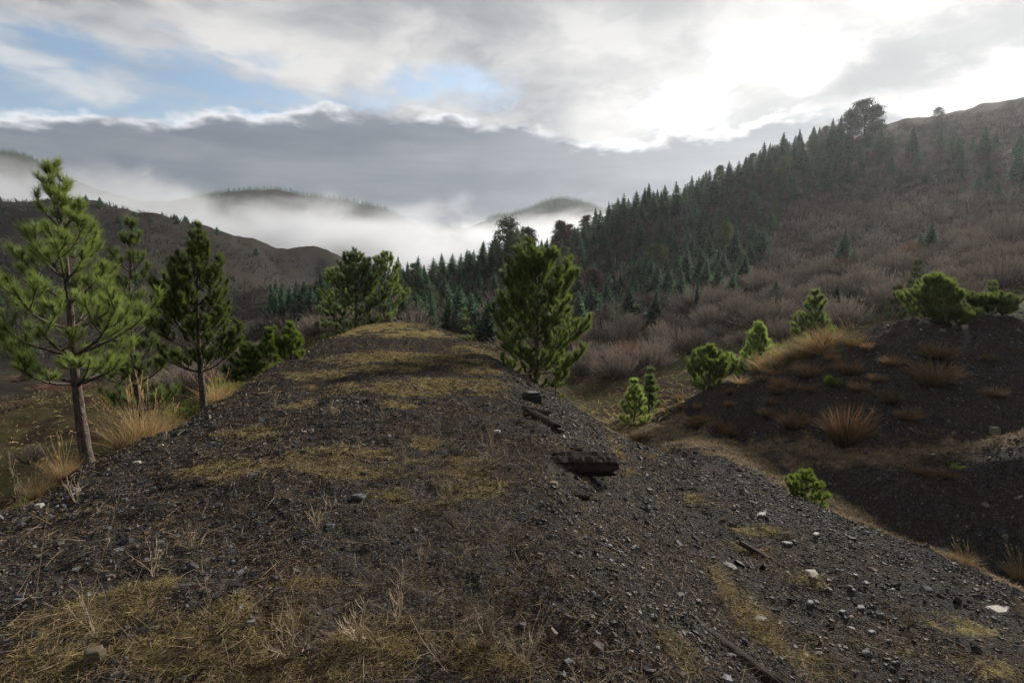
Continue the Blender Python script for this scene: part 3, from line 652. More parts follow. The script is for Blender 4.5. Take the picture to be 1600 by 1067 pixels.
def thin(x, y, dmin, keep=None):
    """dart throwing on a grid, returns indices at least dmin apart"""
    cell = {}; out = []
    for i in range(len(x)):
        d = dmin if np.isscalar(dmin) else dmin[i]; g = 4.0; cx, cy = int(x[i] // g), int(y[i] // g); ok = True
        for a in (-1, 0, 1):
            for b in (-1, 0, 1):
                for j in cell.get((cx + a, cy + b), ()):
                    if (x[i] - x[j]) ** 2 + (y[i] - y[j]) ** 2 < d * d: ok = False; break
                if not ok: break
            if not ok: break
        if ok: cell.setdefault((cx, cy), []).append(i); out.append(i)
    return np.array(out, int)
FOREST = [(425, 512), (470, 500), (530, 500), (600, 505), (680, 498), (760, 492), (850, 496), (930, 492), (1000, 482), (1070, 466), (1130, 440), (1190, 412), (1215, 350), (1260, 305), (1330, 296), (1390, 250), (1400, 225), (1300, 232), (1200, 232), (1100, 262), (1000, 300), (900, 345), (800, 372), (700, 405), (640, 420), (500, 455), (425, 480)]
UPPER = [(1330, 300), (1420, 290), (1500, 288), (1560, 312), (1680, 330), (1700, 225), (1600, 228), (1500, 235), (1430, 235), (1380, 240)]
nc = 26000
cy_ = np.exp(rs.uniform(math.log(38), math.log(195), nc)); cx_ = rs.uniform(-.48, 1.0, nc) * cy_; cz_ = ground(cx_, cy_)
ppx, ppy, pf = project(cx_, cy_, cz_)
inF = inpoly(ppx, ppy, FOREST); inU = inpoly(ppx, ppy, UPPER) & (rs.rand(nc) < 0.5)
sel = np.nonzero(inF | inU)[0]
sp_ = np.where(inU[sel], 5.2, 0.9 + 0.0165 * np.hypot(cx_[sel], cy_[sel])) * rs.uniform(.8, 1.25, len(sel))
sel = sel[thin(cx_[sel], cy_[sel], sp_)]
order = sel[np.argsort(cy_[sel])]
hh = (2.6 + 4.0 * rs.rand(nc) ** 1.3) * (0.85 + 0.25 * fbm(cx_ / 18, cy_ / 18, 2)) * np.where(inU, 1.0, 1.0) * np.clip(0.55 + (np.hypot(cx_, cy_) - 45) / 120, .5, 1.2)
cover = np.full(1800, 2000.0); seen = []
for i in order:
    a, b, f = project(cx_[i], cy_[i], cz_[i] + hh[i]); w_ = max(2, int(hh[i] * .12 / f * 888.9)); a = int(a) + 60
    if a < 0 or a > 1780: continue
    if b < cover[max(0, a - w_):a + w_].mean() - 3: seen.append(i)
    lo, hi = max(0, a - w_), a + w_
    cover[lo:hi] = np.minimum(cover[lo:hi], b + 0.25 * hh[i] / f * 888.9)
seen = np.array(seen); print('forest', len(order), 'seen', len(seen))
def zone(px, py, hpx):
    """where a forest tree stands, told by what it stands near, and how tall it looks"""
    cols = ((500, 'at the forest left end'), (640, 'behind the pines past the ridge end'), (720, 'right of the pines past the ridge end'), (790, 'left of the irregular pine'), (880, 'behind the irregular pine'),
            (960, 'just right of the irregular pine'), (1040, 'in the forest middle'), (1120, 'above the bare thicket'), (1200, 'above the brown scrub'), (1290, 'left below the skyline pines'), (1400, 'below the skyline pines'), (1510, 'right below the skyline pines'), (9999, 'near the right edge'))
    w_ = next(t for x_, t in cols if px < x_)
    sky_ = float(np.interp(px, [430, 640, 800, 1000, 1200, 1380, 1600], [480, 432, 392, 330, 255, 205, 170])); low_ = float(np.interp(px, [430, 640, 850, 1000, 1190, 1300, 1700], [512, 503, 496, 482, 412, 305, 320]))
    q = (py - sky_) / max(20, low_ - sky_)
    r_ = 'along the crest' if q < .3 else ('in the middle rows' if q < .68 else 'in the front rows')
    return ('tall' if hpx > 46 else 'medium' if hpx > 33 else 'small'), w_ + ', ' + r_
GF = {}
order2 = list(seen[np.argsort(cy_[seen])])
rest = []
vis_sz = hh[order2] / cy_[order2]; LATE = set(np.argsort(-vis_sz)[350:].tolist())
for k, i in enumerate(order2):
    a, b, f = project(cx_[i], cy_[i], cz_[i]); u = rs.rand(); red = (820 < a < 930 and u < .12)
    blk = (not red) and (u > (0.82 if a < 900 else 0.90))
    if k in LATE: rest.append(i); continue
    pr = RM[0] if red else (BM[rs.randint(4)] if blk else FM[rs.randint(6)])
    nm = 'dead_tree' if red else ('pine_tree' if blk else 'fir_tree')
    hp = hh[i] / f * 888.9; sz, wh = zone(a, b, hp)
    kd = 'reddish bare tree' if red else ('rounded dark pine' if blk else 'pointed dark fir'); lb = '%s %s %s' % (sz, kd, wh)
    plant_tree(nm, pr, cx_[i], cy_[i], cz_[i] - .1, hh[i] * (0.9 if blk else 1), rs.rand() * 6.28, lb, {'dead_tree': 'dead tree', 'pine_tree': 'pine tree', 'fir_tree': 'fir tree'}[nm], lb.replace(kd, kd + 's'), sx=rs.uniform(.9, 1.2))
fir_data = [c.data() for t, c in FIR[:3]]
if rest:
    rest = np.array(rest)
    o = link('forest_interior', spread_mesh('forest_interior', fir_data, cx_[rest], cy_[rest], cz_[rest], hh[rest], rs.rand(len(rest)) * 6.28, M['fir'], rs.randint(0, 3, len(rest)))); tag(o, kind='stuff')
# trees that stand alone
def lone(px, y, top, kind, lab, sx=1.0, tree='fir'):
    x = (px - 800) / 888.9 * y; z = gz(x, y)
    x = (px - 800) / 888.9 * (y * math.cos(R(PITCH)) - (z - 1.7) * math.sin(R(PITCH))); z = gz(x, y)
    h = at(px, top, y)[2] - z
    plant_tree('fir_tree' if tree == 'fir' else 'pine_tree', (FM if tree == 'fir' else BM)[kind], x, y, z - .05, max(h, .8), px * .37, lab, 'fir tree' if tree == 'fir' else 'pine tree', None, sx)
lone(1316, 66, 355, 0, 'lone dark fir standing in the brown scrub on the right hillside', 1.1)
lone(1333, 60, 385, 2, 'shorter fir just below the lone dark fir in the scrub', 1.2)
lone(1452, 62, 343, 3, 'dark fir at the right of the pair high in the scrub', 1.2)
lone(1436, 60, 365, 1, 'wider fir at the left of the pair high in the scrub', 1.4)
lone(1308, 41, 445, 2, 'faint low fir in the scrub behind the dark dense pine', 1.5)
lone(1352, 152, 157, 3, 'broad spreading pine standing out on the skyline of the right hill', 1.35, 'pine')
lone(1328, 152, 172, 1, 'slimmer pine left of the broad skyline pine', 1.0, 'pine')
lone(1368, 153, 168, 0, 'pine touching the right side of the broad skyline pine', 1.0, 'pine')
lone(1312, 148, 178, 0, 'narrow fir on the skyline left of the broad pine', 1.0)
lone(1300, 147, 184, 3, 'small narrow fir second from the left of the skyline group', 1.0)
lone(1287, 146, 198, 2, 'small round pine at the left end of the skyline group', 1.1, 'pine')
lone(1465, 164, 168, 1, 'tiny tree alone on the bright skyline near the right edge', 1.3, 'pine')
lone(790, 86, 340, 1, 'tallest rounded pine above the forest beyond the ridge end', .8, 'pine')
lone(650, 48, 446, 2, 'bright low fir at the forest foot beyond the ridge end', 1.2)
lone(1210, 47, 436, 2, 'isolated small fir among the leafless shrubs', 1.3)
lone(58, 52, 556, 0, 'dark fir at the foot of the grey slope on the far left', 1.1)
lone(45, 50, 578, 1, 'round olive pine beside the dark fir at the far left', 1.5, 'pine')

FRONT = ((905, 52, 452, 0), (948, 50, 462, 2), (985, 54, 440, 1), (1022, 50, 452, 3), (1060, 55, 424, 4), (1088, 51, 440, 0), (872, 46, 470, 2), (925, 58, 438, 4), (1120, 58, 410, 1), (1160, 62, 396, 3), (760, 45, 462, 1), (735, 48, 452, 4), (700, 46, 462, 3), (675, 44, 470, 0), (782, 50, 446, 2), (1040, 60, 415, 2), (1142, 54, 425, 5), (715, 52, 440, 5))
FL = ('left of the thicket', 'at the left of the thicket top', 'above the left thicket', 'above the middle of the thicket', 'over the thicket centre', 'at the right of the thicket', 'beside the irregular pine', 'behind the left thicket', 'between thicket and scrub slope', 'at the foot of the scrub slope', 'left of the irregular pine top', 'left of the irregular pine', 'behind the tiny pine', 'left of the tiny pine', 'just left behind the irregular pine', 'in the second row over the thicket', 'at the right end of the thicket', 'behind the tiny pine, second row')
for q_, (px, y_, tp_, kk) in enumerate(FRONT): lone(px, y_, tp_, kk, 'short bluish green fir in front of the forest ' + FL[q_], 1.25)

# ---------------------------------------------------------------- leafless scrub
def bush_proto(seed, n, w, wid, h=1.0, dome=0.6):
    rs = np.random.RandomState(seed); mb = MB()
    n0 = max(5, n // 12); a = rs.rand(n0) * 6.28; rr_ = rs.rand(n0) ** .6
    base = np.stack([np.cos(a) * rr_ * w * .35, np.sin(a) * rr_ * w * .35, np.full(n0, -.05)], 1)
    D0 = np.stack([np.cos(a) * rr_ * w * .95, np.sin(a) * rr_ * w * .95, h * (1 - dome * rr_ ** 2.2)], 1) - base
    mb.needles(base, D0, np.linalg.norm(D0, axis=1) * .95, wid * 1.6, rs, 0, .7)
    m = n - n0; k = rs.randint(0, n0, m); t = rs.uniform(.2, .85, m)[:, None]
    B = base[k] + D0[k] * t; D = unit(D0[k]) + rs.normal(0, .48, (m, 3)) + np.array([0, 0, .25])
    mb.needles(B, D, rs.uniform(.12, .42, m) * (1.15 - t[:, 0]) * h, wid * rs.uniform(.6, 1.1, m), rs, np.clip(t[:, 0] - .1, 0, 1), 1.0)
    return mb
near_b = [bush_proto(300 + i, (1300, 900, 1500, 700)[i], (1.1, .75, 1.3, .9)[i], 0.018, (1, 1.25, .8, 1.1)[i], (.6, .35, .8, .3)[i]) for i in range(4)]
nb_tw = [b.mesh('bare_shrub', M['twig']) for b in near_b]; nb_gr = [near_b[i].mesh('bare_shrub', M['twig_grey']) for i in (0, 2)]; nb_rd = [near_b[1].mesh('bare_shrub', M['twig_red'])]
far_b = [bush_proto(320 + i, 260, 1.2, 0.030).data() for i in range(5)]
SCRUB = [(880, 585), (1000, 592), (1080, 560), (1150, 545), (1260, 520), (1340, 505), (1450, 480), (1620, 478), (1760, 470), (1760, 150), (1600, 165), (1450, 190), (1380, 205), (1300, 235), (1100, 300), (900, 378), (700, 432), (560, 462), (430, 500), (430, 530), (600, 520), (720, 520), (760, 535)]
nc = 40000
# denser near: depth by log
yy = np.exp(rs.uniform(math.log(33), math.log(210), nc)); xx = rs.uniform(-.45, 1.02, nc) * yy; zz = ground(xx, yy)
a_, b_, f_ = project(xx, yy, zz)
ok = inpoly(a_, b_, SCRUB); dens_ = fbm(xx / 9, yy / 9, 3)
forest = inpoly(a_, b_, FOREST) & (a_ > 500)
ok &= (dens_ > -0.33) & (~forest | (rs.rand(nc) < .07))
ix = np.nonzero(ok)[0]
ix = ix[thin(xx[ix], yy[ix], np.where(yy[ix] < 62, 2.1, 0.7 + 0.0085 * yy[ix]))]
ix = ix[np.argsort(yy[ix])]; print('shrubs', len(ix))
nI = 0; farl = []
for i in ix:
    s_h = (1.15 if yy[i] < 62 else 1.0) * (1.35 + 1.0 * np.clip(fbm(xx[i:i+1] / 6, yy[i:i+1] / 6, 2)[0] + .25, 0, 1)) * rs.uniform(.8, 1.25)
    if yy[i] < 62 and nI < 280 and 860 < a_[i] < 1640:
        u = rs.rand(); me = nb_rd[0] if (u < .03) else (nb_gr[rs.randint(2)] if u < .25 else nb_tw[rs.randint(4)])
        kindn = 'rusty brown' if me is nb_rd[0] else ('grey' if me in nb_gr else 'mauve brown')
        cols = ((960, 'right of the irregular pine'), (1050, 'behind the conical pine by the track'), (1145, 'behind the wide pine at the mound foot'), (1225, 'behind the pointed pine'), (1300, 'behind the dark dense pine'), (1390, 'behind the upright straw of the crest'), (1510, 'behind the full bushy pine'), (9999, 'beyond the low pine near the right edge'))
        where = next(t for x_, t in cols if a_[i] < x_) + (', front row' if yy[i] < 41 else ', middle rows' if yy[i] < 51 else ', back rows')
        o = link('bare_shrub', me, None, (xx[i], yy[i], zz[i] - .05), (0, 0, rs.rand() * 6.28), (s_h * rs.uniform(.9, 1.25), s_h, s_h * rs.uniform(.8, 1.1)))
        tag(o, ('wide' if s_h > 1.9 else 'narrow') + ' %s leafless shrub %s' % (kindn, where), 'shrub', ('wide' if s_h > 1.9 else 'narrow') + ' %s leafless shrubs %s' % (kindn, where)); nI += 1
    else: farl.append((i, s_h))
fi = np.array([q[0] for q in farl]); fs = np.array([q[1] for q in farl])
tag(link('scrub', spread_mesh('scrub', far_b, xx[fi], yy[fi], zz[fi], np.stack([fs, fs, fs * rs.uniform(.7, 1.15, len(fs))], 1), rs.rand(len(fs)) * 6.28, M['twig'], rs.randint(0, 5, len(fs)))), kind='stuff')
M['heath'] = foliage_mat('heath_twigs', (0.016, 0.016, 0.011), (0.085, 0.078, 0.058), .6, .15, .85, .25, True)
# left hill: low heath, and small conifers scattered over it
LEFT = [(-150, 560), (0, 560), (160, 560), (300, 560), (420, 560), (560, 460), (520, 432), (400, 386), (300, 350), (200, 326), (100, 310), (-150, 290)]
nc = 60000; yy = np.exp(rs.uniform(math.log(60), math.log(300), nc)); xx = rs.uniform(-1.15, -.24, nc) * yy; zz = ground(xx, yy)
a_, b_, f_ = project(xx, yy, zz); ok = inpoly(a_, b_, LEFT); ix = np.nonzero(ok & (fbm(xx / 20, yy / 20, 4) > -.12))[0]
ix = ix[thin(xx[ix], yy[ix], 0.9 + .0075 * yy[ix])]
fs = rs.uniform(.5, 1.9, len(ix)) * (1 + .6 * (yy[ix] > 140)); print('heath', len(ix))
lowb = [bush_proto(340 + i, 48, 1.5, 0.075, .8).data() for i in range(4)]
tag(link('heath', spread_mesh('heath', lowb, xx[ix], yy[ix], zz[ix], fs, rs.rand(len(ix)) * 6.28, M['heath'], rs.randint(0, 4, len(ix)))), kind='stuff')
cl = fbm(xx / 26 + 40, yy / 26, 3); top_ = (b_ < 372) & (a_ > 180)
ok2 = ok & ~((a_ > 330) & (b_ > 400)) & (((cl > .16) & (rs.rand(nc) < .05)) | (top_ & (rs.rand(nc) < .05))); ix = np.nonzero(ok2)[0]; ix = ix[thin(xx[ix], yy[ix], 3.6)]
rs.shuffle(ix); ix = ix[:90]; print('left conifers', len(ix))
for i in ix:
    near_ = yy[i] < 130; top2 = b_[i] < 400
    lb = 'small dark conifer on the foot of the left hillside' if near_ else ('small dark conifer on the misty crest of the left hillside' if top2 else 'small dark conifer midway up the left hillside')
    plant_tree('small_conifer', FM[rs.randint(6)], xx[i], yy[i], zz[i], rs.uniform(1.8, 4), rs.rand() * 6, lb, 'conifer', lb.replace('conifer', 'conifers'), sx=1.3)
# forest on the far hills: beyond telling apart
smallf = [fir_proto(400 + i, .26, 8, 5, .2, .35)[1].data() for i in range(3)]
nc = 90000; yy = rs.uniform(430, 950, nc); xx = rs.uniform(-1.1, .75, nc) * yy; zz = ground(xx, yy); a_, b_, f_ = project(xx, yy, zz)
ok = (zz > 5) & (((a_ > 300) & (a_ < 720)) | ((a_ > 760) & (a_ < 1100)) | (a_ < 90)) & (fbm(xx / 70, yy / 70, 3) > -.38)
ok &= (b_ < 372)
ix = np.nonzero(ok)[0]; ix = ix[thin(xx[ix], yy[ix], 3.2)][:9500]; fs = rs.uniform(4.5, 8.5, len(ix)); print('far', len(ix))
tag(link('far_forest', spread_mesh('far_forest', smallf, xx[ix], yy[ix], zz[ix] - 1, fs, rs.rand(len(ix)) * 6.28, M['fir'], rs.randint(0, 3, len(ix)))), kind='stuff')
# green and meadow bushes at the left below the ridge
def leafy(seed, n=900, w=.5, h=.6, lw=.03):
    rs = np.random.RandomState(seed); mb = MB(); a = rs.rand(n) * 6.28; u = rs.rand(n) ** .5; v = rs.rand(n)
    P_ = np.stack([np.cos(a) * u * w * (.6 + .4 * v), np.sin(a) * u * w * (.6 + .4 * v), h * v * (1 - .55 * u * u)], 1)
    D = P_ * [1, 1, .6] + rs.normal(0, .22, (n, 3)) + [0, 0, .35]; mb.needles(P_, D, rs.uniform(.08, .2, n) * h * 1.4, lw, rs, v * .5, np.clip(v + .3, 0, 1)); return mb
LB = [leafy(1).mesh('leafy_shrub', M['green']), leafy(2, 700, .6, .5).mesh('leafy_shrub', M['green'])]
LR = [near_b[3].mesh('rusty_shrub', M['twig_red'])]
for k, (px, y, s_x, s_z, lab) in enumerate(((262, 10.5, .75, .85, 'green leafy shrub behind the big tuft of tall straw'), (295, 9.6, .6, .65, 'yellow green shrub left of the slender pine foot'), (335, 10.0, .55, .8, 'yellow green shrub right behind the slender pine foot'),
        (225, 10.8, .7, .8, 'dark green shrub left behind the tall straw'), (405, 14.0, .8, .7, 'green shrub between the seedlings on the left rim'), (365, 11.6, .6, .5, 'low green shrub below the left rim seedlings'), (85, 6.5, .30, .30, 'little yellow green shrub below the tall left pine'), (20, 5.6, .28, .28, 'small yellow plant at the left edge of the ridge'), (170, 7.2, .25, .25, 'small green plant at the foot of the tall straw'))):
    x = (px - 800) / 889 * y; tag(link('leafy_shrub', LB[k % 2], None, (x, y, gz(x, y) - .03), (0, 0, k), (s_x, s_x, s_z)), lab, 'shrub')
for k, (px, y, s_) in enumerate(((100, 40, 2.0), (60, 44, 1.6), (20, 36, 1.4), (150, 48, 1.5), (30, 52, 1.8))):
    x = (px - 800) / 889 * y; tag(link('rusty_shrub', LR[0], None, (x, y, gz(x, y)), (0, 0, k), (s_ * 1.3, s_, s_ * .35)), 'low rusty shrub on the brown meadow at the far left', 'shrub', 'low rusty shrubs on the left meadow')
for k, (px, y, s_) in enumerate(((300, 40, 2.4), (280, 36, 2.2), (340, 42, 2.4), (380, 44, 2.3), (255, 38, 2.0), (330, 36, 1.8), (420, 46, 2.2), (30, 26, 1.2), (455, 45, 2.2), (490, 44, 2.0))):
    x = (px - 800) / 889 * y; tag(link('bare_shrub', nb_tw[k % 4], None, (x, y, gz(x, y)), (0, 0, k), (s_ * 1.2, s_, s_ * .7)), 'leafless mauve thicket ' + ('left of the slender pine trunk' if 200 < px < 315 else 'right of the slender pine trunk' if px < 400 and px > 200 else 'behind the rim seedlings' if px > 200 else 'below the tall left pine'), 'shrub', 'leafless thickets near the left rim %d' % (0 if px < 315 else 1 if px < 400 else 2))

# ---------------------------------------------------------------- grass tufts
def tuft(seed, n, r, L, W, spread=.5, bend=.35, mt='straw', heads=0):
    rs = np.random.RandomState(seed); mb = MB(); a = rs.rand(n) * 6.28; u = rs.rand(n) ** .5
    B = np.stack([np.cos(a) * u * r, np.sin(a) * u * r, np.full(n, -.02)], 1)
    D = np.stack([np.cos(a) * u * spread, np.sin(a) * u * spread, np.ones(n)], 1) + rs.normal(0, .16, (n, 3))
    mb.blades(B, D, L * rs.uniform(.45, 1.05, n), W, bend * rs.uniform(.2, 1.5, n), rs, 4)
    for k in range(heads):
        b = np.array([rs.uniform(-r, r) * .8, rs.uniform(-r, r) * .8, 0]); d = unit(np.array([rs.normal(0, .16) - .1, rs.normal(0, .12), 1])); Lh = L * rs.uniform(1.1, 1.7)
        t = np.linspace(0, 1, 7)[:, None]; pts = b + d * Lh * t + np.array([-.12, 0, -.10]) * Lh * t ** 2.5 * rs.uniform(.3, 1.6)
        mb.tube(pts, np.linspace(.0028, .0012, 7) * (W / .005), 3, .8)
        m = 26; tt = rs.uniform(.72, 1, m); c = np.stack([np.interp(tt, t[:, 0], pts[:, i]) for i in range(3)], 1)
        mb.needles(c, d + rs.normal(0, .3, (m, 3)), .045 * L / .6, .006 * (W / .005), rs, .9, 1)
    return mb.mesh('grass_tuft', M[mt])
T_tall = [tuft(500 + i, 360, .13, .60, .005, .30, .30, 'straw', 11) for i in range(2)]
T_mid = [tuft(510 + i, 170, .13, .36, .009, .6, .4) for i in range(2)]
T_rust = [tuft(520 + i, 300, .09, .24, .009, .75, .32, 'tussock') for i in range(3)]
T_low = [tuft(530 + i, 90, .10, .11, .005, 1.0, .5) for i in range(3)]
def tufts(kind, meshes, spots, lab=None, group=None, cat='grass tuft', far=0):
    for k, s in enumerate(spots):
        p = hit(s[0], s[1], far) if len(s) < 5 or s[4] is None else None
        if p is None:
            if len(s) < 5 or s[4] is None: continue
            y = s[4]; x = (s[0] - 800) / 889 * y; p = Vector((x, y, gz(x, y)))
        o = link(kind, meshes[k % len(meshes)], None, (p.x, p.y, p.z - .01), (0, 0, rs.rand() * 6.28), (s[2] * (.78 if 'small rust' in (lab or '') else 1), s[2] * (.78 if 'small rust' in (lab or '') else 1), s[3] * (1.5 if kind == 'grass_tussock' else 1)))
        if 'small rust' in (lab or ''):
            wh = ('at the left foot of the mound' if s[0] < 1150 else 'on the left shoulder of the mound' if s[0] < 1260 else 'in the middle of the mound' if s[0] < 1380 else 'on the right part of the mound') + (', low on the face' if s[1] > 625 else ', high on the face')
            lab2 = ('flat' if s[3] < 1 else 'round') + ' small rust brown tussock ' + wh; tag(o, lab2, cat, lab2.replace('tussock', 'tussocks')); continue
        tag(o, s[5] if len(s) > 5 else lab, cat, None if len(s) > 5 else group)
tufts('tall_grass_tuft', T_tall, [(212, 655, 1.1, 1.1, 6.9, 'tall tuft of pale straw with seed heads beside the tall left pine'), (185, 668, 1.0, .75, 6.5, 'middle height straw tuft left of the tallest straw'), (243, 640, 1.0, .7, 7.3, 'straw tuft at the right side of the tallest straw'),
    (330, 610, 1.0, .75, 8.8, 'orange straw tuft right of the slender pine trunk'), (348, 600, .8, .55, 9.3, 'low straw tuft right of the orange one near the slender pine'), (76, 730, .5, .55, 5.3, 'thin straw tuft below the trunk of the tall left pine'), (35, 760, .5, .5, 5.0, 'thin straw tuft at the left edge of the ridge')])
tufts('grass_tuft', T_mid, [(1188 + 12 * i, 580 - 5 * i + (i % 3) * 3, 1.9, 1.9 + .4 * (i % 2)) for i in range(10)] + [(1250, 558, 2.2, 1.5), (1278, 552, 2.0, 1.4), (1222, 572, 1.8, 1.3), (1160, 598, 1.7, 1.0), (1212, 584, 1.5, 1.0)], 'pale straw tuft in the row along the mound crest', 'straw tufts along the mound crest')
tufts('tall_grass_tuft', [T_tall[1]], [(1331, 540, 1.3, .85, None, 'pale upright straw tuft standing on the mound crest'), (1505, 880, .7, .35, None, 'thin straw tuft at the lip of the dark pit'), (1590, 905, .7, .5, None, 'upright straw tuft at the right edge of the photo')])
tufts('grass_tussock', T_rust, [(1323, 690, 2.6, 3.3, None, 'largest rust brown tussock with spiky blades low on the mound face'), (1458, 598, 2.6, 2.2, None, 'big rounded orange brown tussock under the full bushy pine'), (1465, 560, 2.1, 1.5, None, 'brown tussock right below the full bushy pine'), (1328, 583, 1.9, 1.5, None, 'brown tussock below the upright straw on the mound'), (1240, 668, 1.9, 1.6, None, 'rust tussock left of the largest one'), (1264, 590, 2.0, 1.6, None, 'orange tussock below the straw row of the crest')])
tufts('grass_tussock', T_rust, [(1395, 570, 1.7, 1.0), (1555, 620, 1.5, .9), (1545, 565, 1.3, .8), (1200, 652, 1.5, 1.1), (1205, 632, 1.3, 1.0), (1216, 615, 1.8, 1.2), (1220, 602, 1.6, 1.0), (1195, 595, 1.3, .9), (1142, 615, 1.2, .8), (1100, 660, 1.7, 1.1), (1088, 668, 1.7, 1.2), (1128, 672, 1.6, 1.2), (1142, 680, 1.6, 1.1), (1140, 635, 1.1, .8), (1063, 640, 1.3, .9), (1270, 615, 1.4, 1.0), (1240, 608, 1.4, .9), (1092, 640, 1.2, .8), (1345, 610, 1.7, .9), (1390, 630, 1.8, 1.2), (1420, 655, 1.7, 1.0), (1370, 595, 1.3, .8), (1010, 640, 1.1, .8), (1035, 635, 1.2, .8), (1060, 625, 1.4, 1.2), (1250, 582, 1.4, 1.0), (1300, 565, 1.4, 1.0), (1355, 545, 1.2, .8)], 'small rust brown tussock on the dark face of the right mound', 'small tussocks on the right mound')
tufts('grass_tussock', T_rust, [(997, 688, 1.4, 1.1, None, 'dark brown tussock at the near start of the grassy track'), (1480, 745, 1.2, .6, None, 'flat brown tussock on the path crossing above the pit'), (1445, 740, 1.2, .5, None, 'flat brown tussock left on the path above the pit')])
tufts('grass_tuft', T_low, [(945, 680, 1.6, 1.3), (955, 695, 1.5, 1.5), (962, 712, 1.3, 1.3), (938, 665, 1.4, 1.0), (905, 640, 1.0, 1.0), (915, 628, 1.4, 1.2), (970, 735, 1.2, 1.2), (1010, 715, 1.4, 1.4), (880, 590, 1.6, 1.3), (835, 575, 1.7, 1.2), (850, 583, 1.8, 1.4), (822, 568, 1.6, 1.2)], 'low straw tuft on the shale flank below the ridge edge', 'low straw tufts on the right flank')

# ---------------------------------------------------------------- shale, rocks and rotten timber
def rock_mat(name, a, b, lich=0.0, rough=.62):
    m, e = mat(name); P = e.node('ShaderNodeTexCoord').outputs['Object']; rn = e.node('ShaderNodeObjectInfo').outputs['Random']
    n = e.noise(P, 14, 5, .6); n2 = e.noise(P, 70, 4, .6)
    c = e.mix(e.smooth(n, .3, .7), a, b); c = e.mix(e.smooth(n2, .55, .75, 0, .5), c, (0.10, 0.09, 0.08))
    if lich: c = e.mix(e.smooth(e.noise(P, 9, 4, .6), .55, .65, 0, lich), c, (0.16, 0.15, 0.06))
    k = e.lin(rn, 0, 1, .7, 1.35); c = e.mix(1.0, c, e.comb(k, k, k), 'MULTIPLY')
    bsdf(e, c, rough, bump(e, e.add(n, e.mul(n2, .5)), .6, .01), .3); return m
M['slate'] = rock_mat('slate_rock', (0.040, 0.041, 0.045), (0.085, 0.086, 0.092))
M['brown_rock'] = rock_mat('brown_rock', (0.075, 0.055, 0.042), (0.15, 0.115, 0.085), .0, .8)
M['pale_rock'] = rock_mat('pale_rock', (0.16, 0.145, 0.125), (0.30, 0.28, 0.25), .0, .8)
M['lichen_rock'] = rock_mat('lichen_rock', (0.075, 0.055, 0.042), (0.13, 0.10, 0.07), .9, .8)
M['black_rock'] = rock_mat('black_rock', (0.010, 0.010, 0.011), (0.026, 0.025, 0.026))
m, e = mat('shale_chips'); P = e.node('ShaderNodeTexCoord').outputs['Object']; rn = attr(e, 'rnd')
cc = e.mix(e.smooth(rn, 0, .7), (0.013, 0.0125, 0.014), (0.048, 0.046, 0.050)); cc = e.mix(e.smooth(rn, .74, .80), cc, (0.100, 0.068, 0.048)); cc = e.mix(e.smooth(rn, .88, .90), cc, (0.12, 0.122, 0.135)); cc = e.mix(e.smooth(rn, .988, .995), cc, (0.36, 0.32, 0.27))
bsdf(e, cc, .6, bump(e, e.noise(P, 120, 3, .6), .4, .004), .035); M['chips'] = m
m, e = mat('rotten_wood'); P = e.node('ShaderNodeTexCoord').outputs['Object']
n = e.noise(e.vm('MULTIPLY', P, (.12, 1, 1)), 60, 5, .7); n2 = e.noise(P, 8, 4, .6)
cc = e.mix(e.smooth(n, .3, .7), (0.008, 0.006, 0.005), (0.042, 0.029, 0.022)); cc = e.mix(e.smooth(n2, .55, .7, 0, .5), cc, (0.050, 0.028, 0.018))
bsdf(e, cc, .85, bump(e, n, 1.0, .012), .02); M['wood'] = m
def chip_proto(seed, flat=.28):
    rs = np.random.RandomState(seed); k = rs.randint(4, 7); a = np.sort(rs.rand(k)) * .5 + np.arange(k) / k * 6.283; r = rs.uniform(.6, 1.1, k) * np.where(np.arange(k) % 2, 1, .85)
    el_ = rs.uniform(.55, 1.0); bt = np.stack([np.cos(a) * r, np.sin(a) * r * el_, np.full(k, -flat) + rs.uniform(-.08, .08, k)], 1); tp_ = bt * [.86, .86, 0] + np.stack([rs.uniform(-.1, .1, k), rs.uniform(-.1, .1, k), flat + rs.uniform(-.14, .14, k)], 1)
    V = np.vstack([bt, tp_, tp_.mean(0) + [0, 0, .02]]); i = np.arange(k); j = np.roll(i, -1)
    return V, np.stack([i + k, j + k, np.full(k, 2 * k)], 1), np.stack([i, j, j + k, i + k], 1)
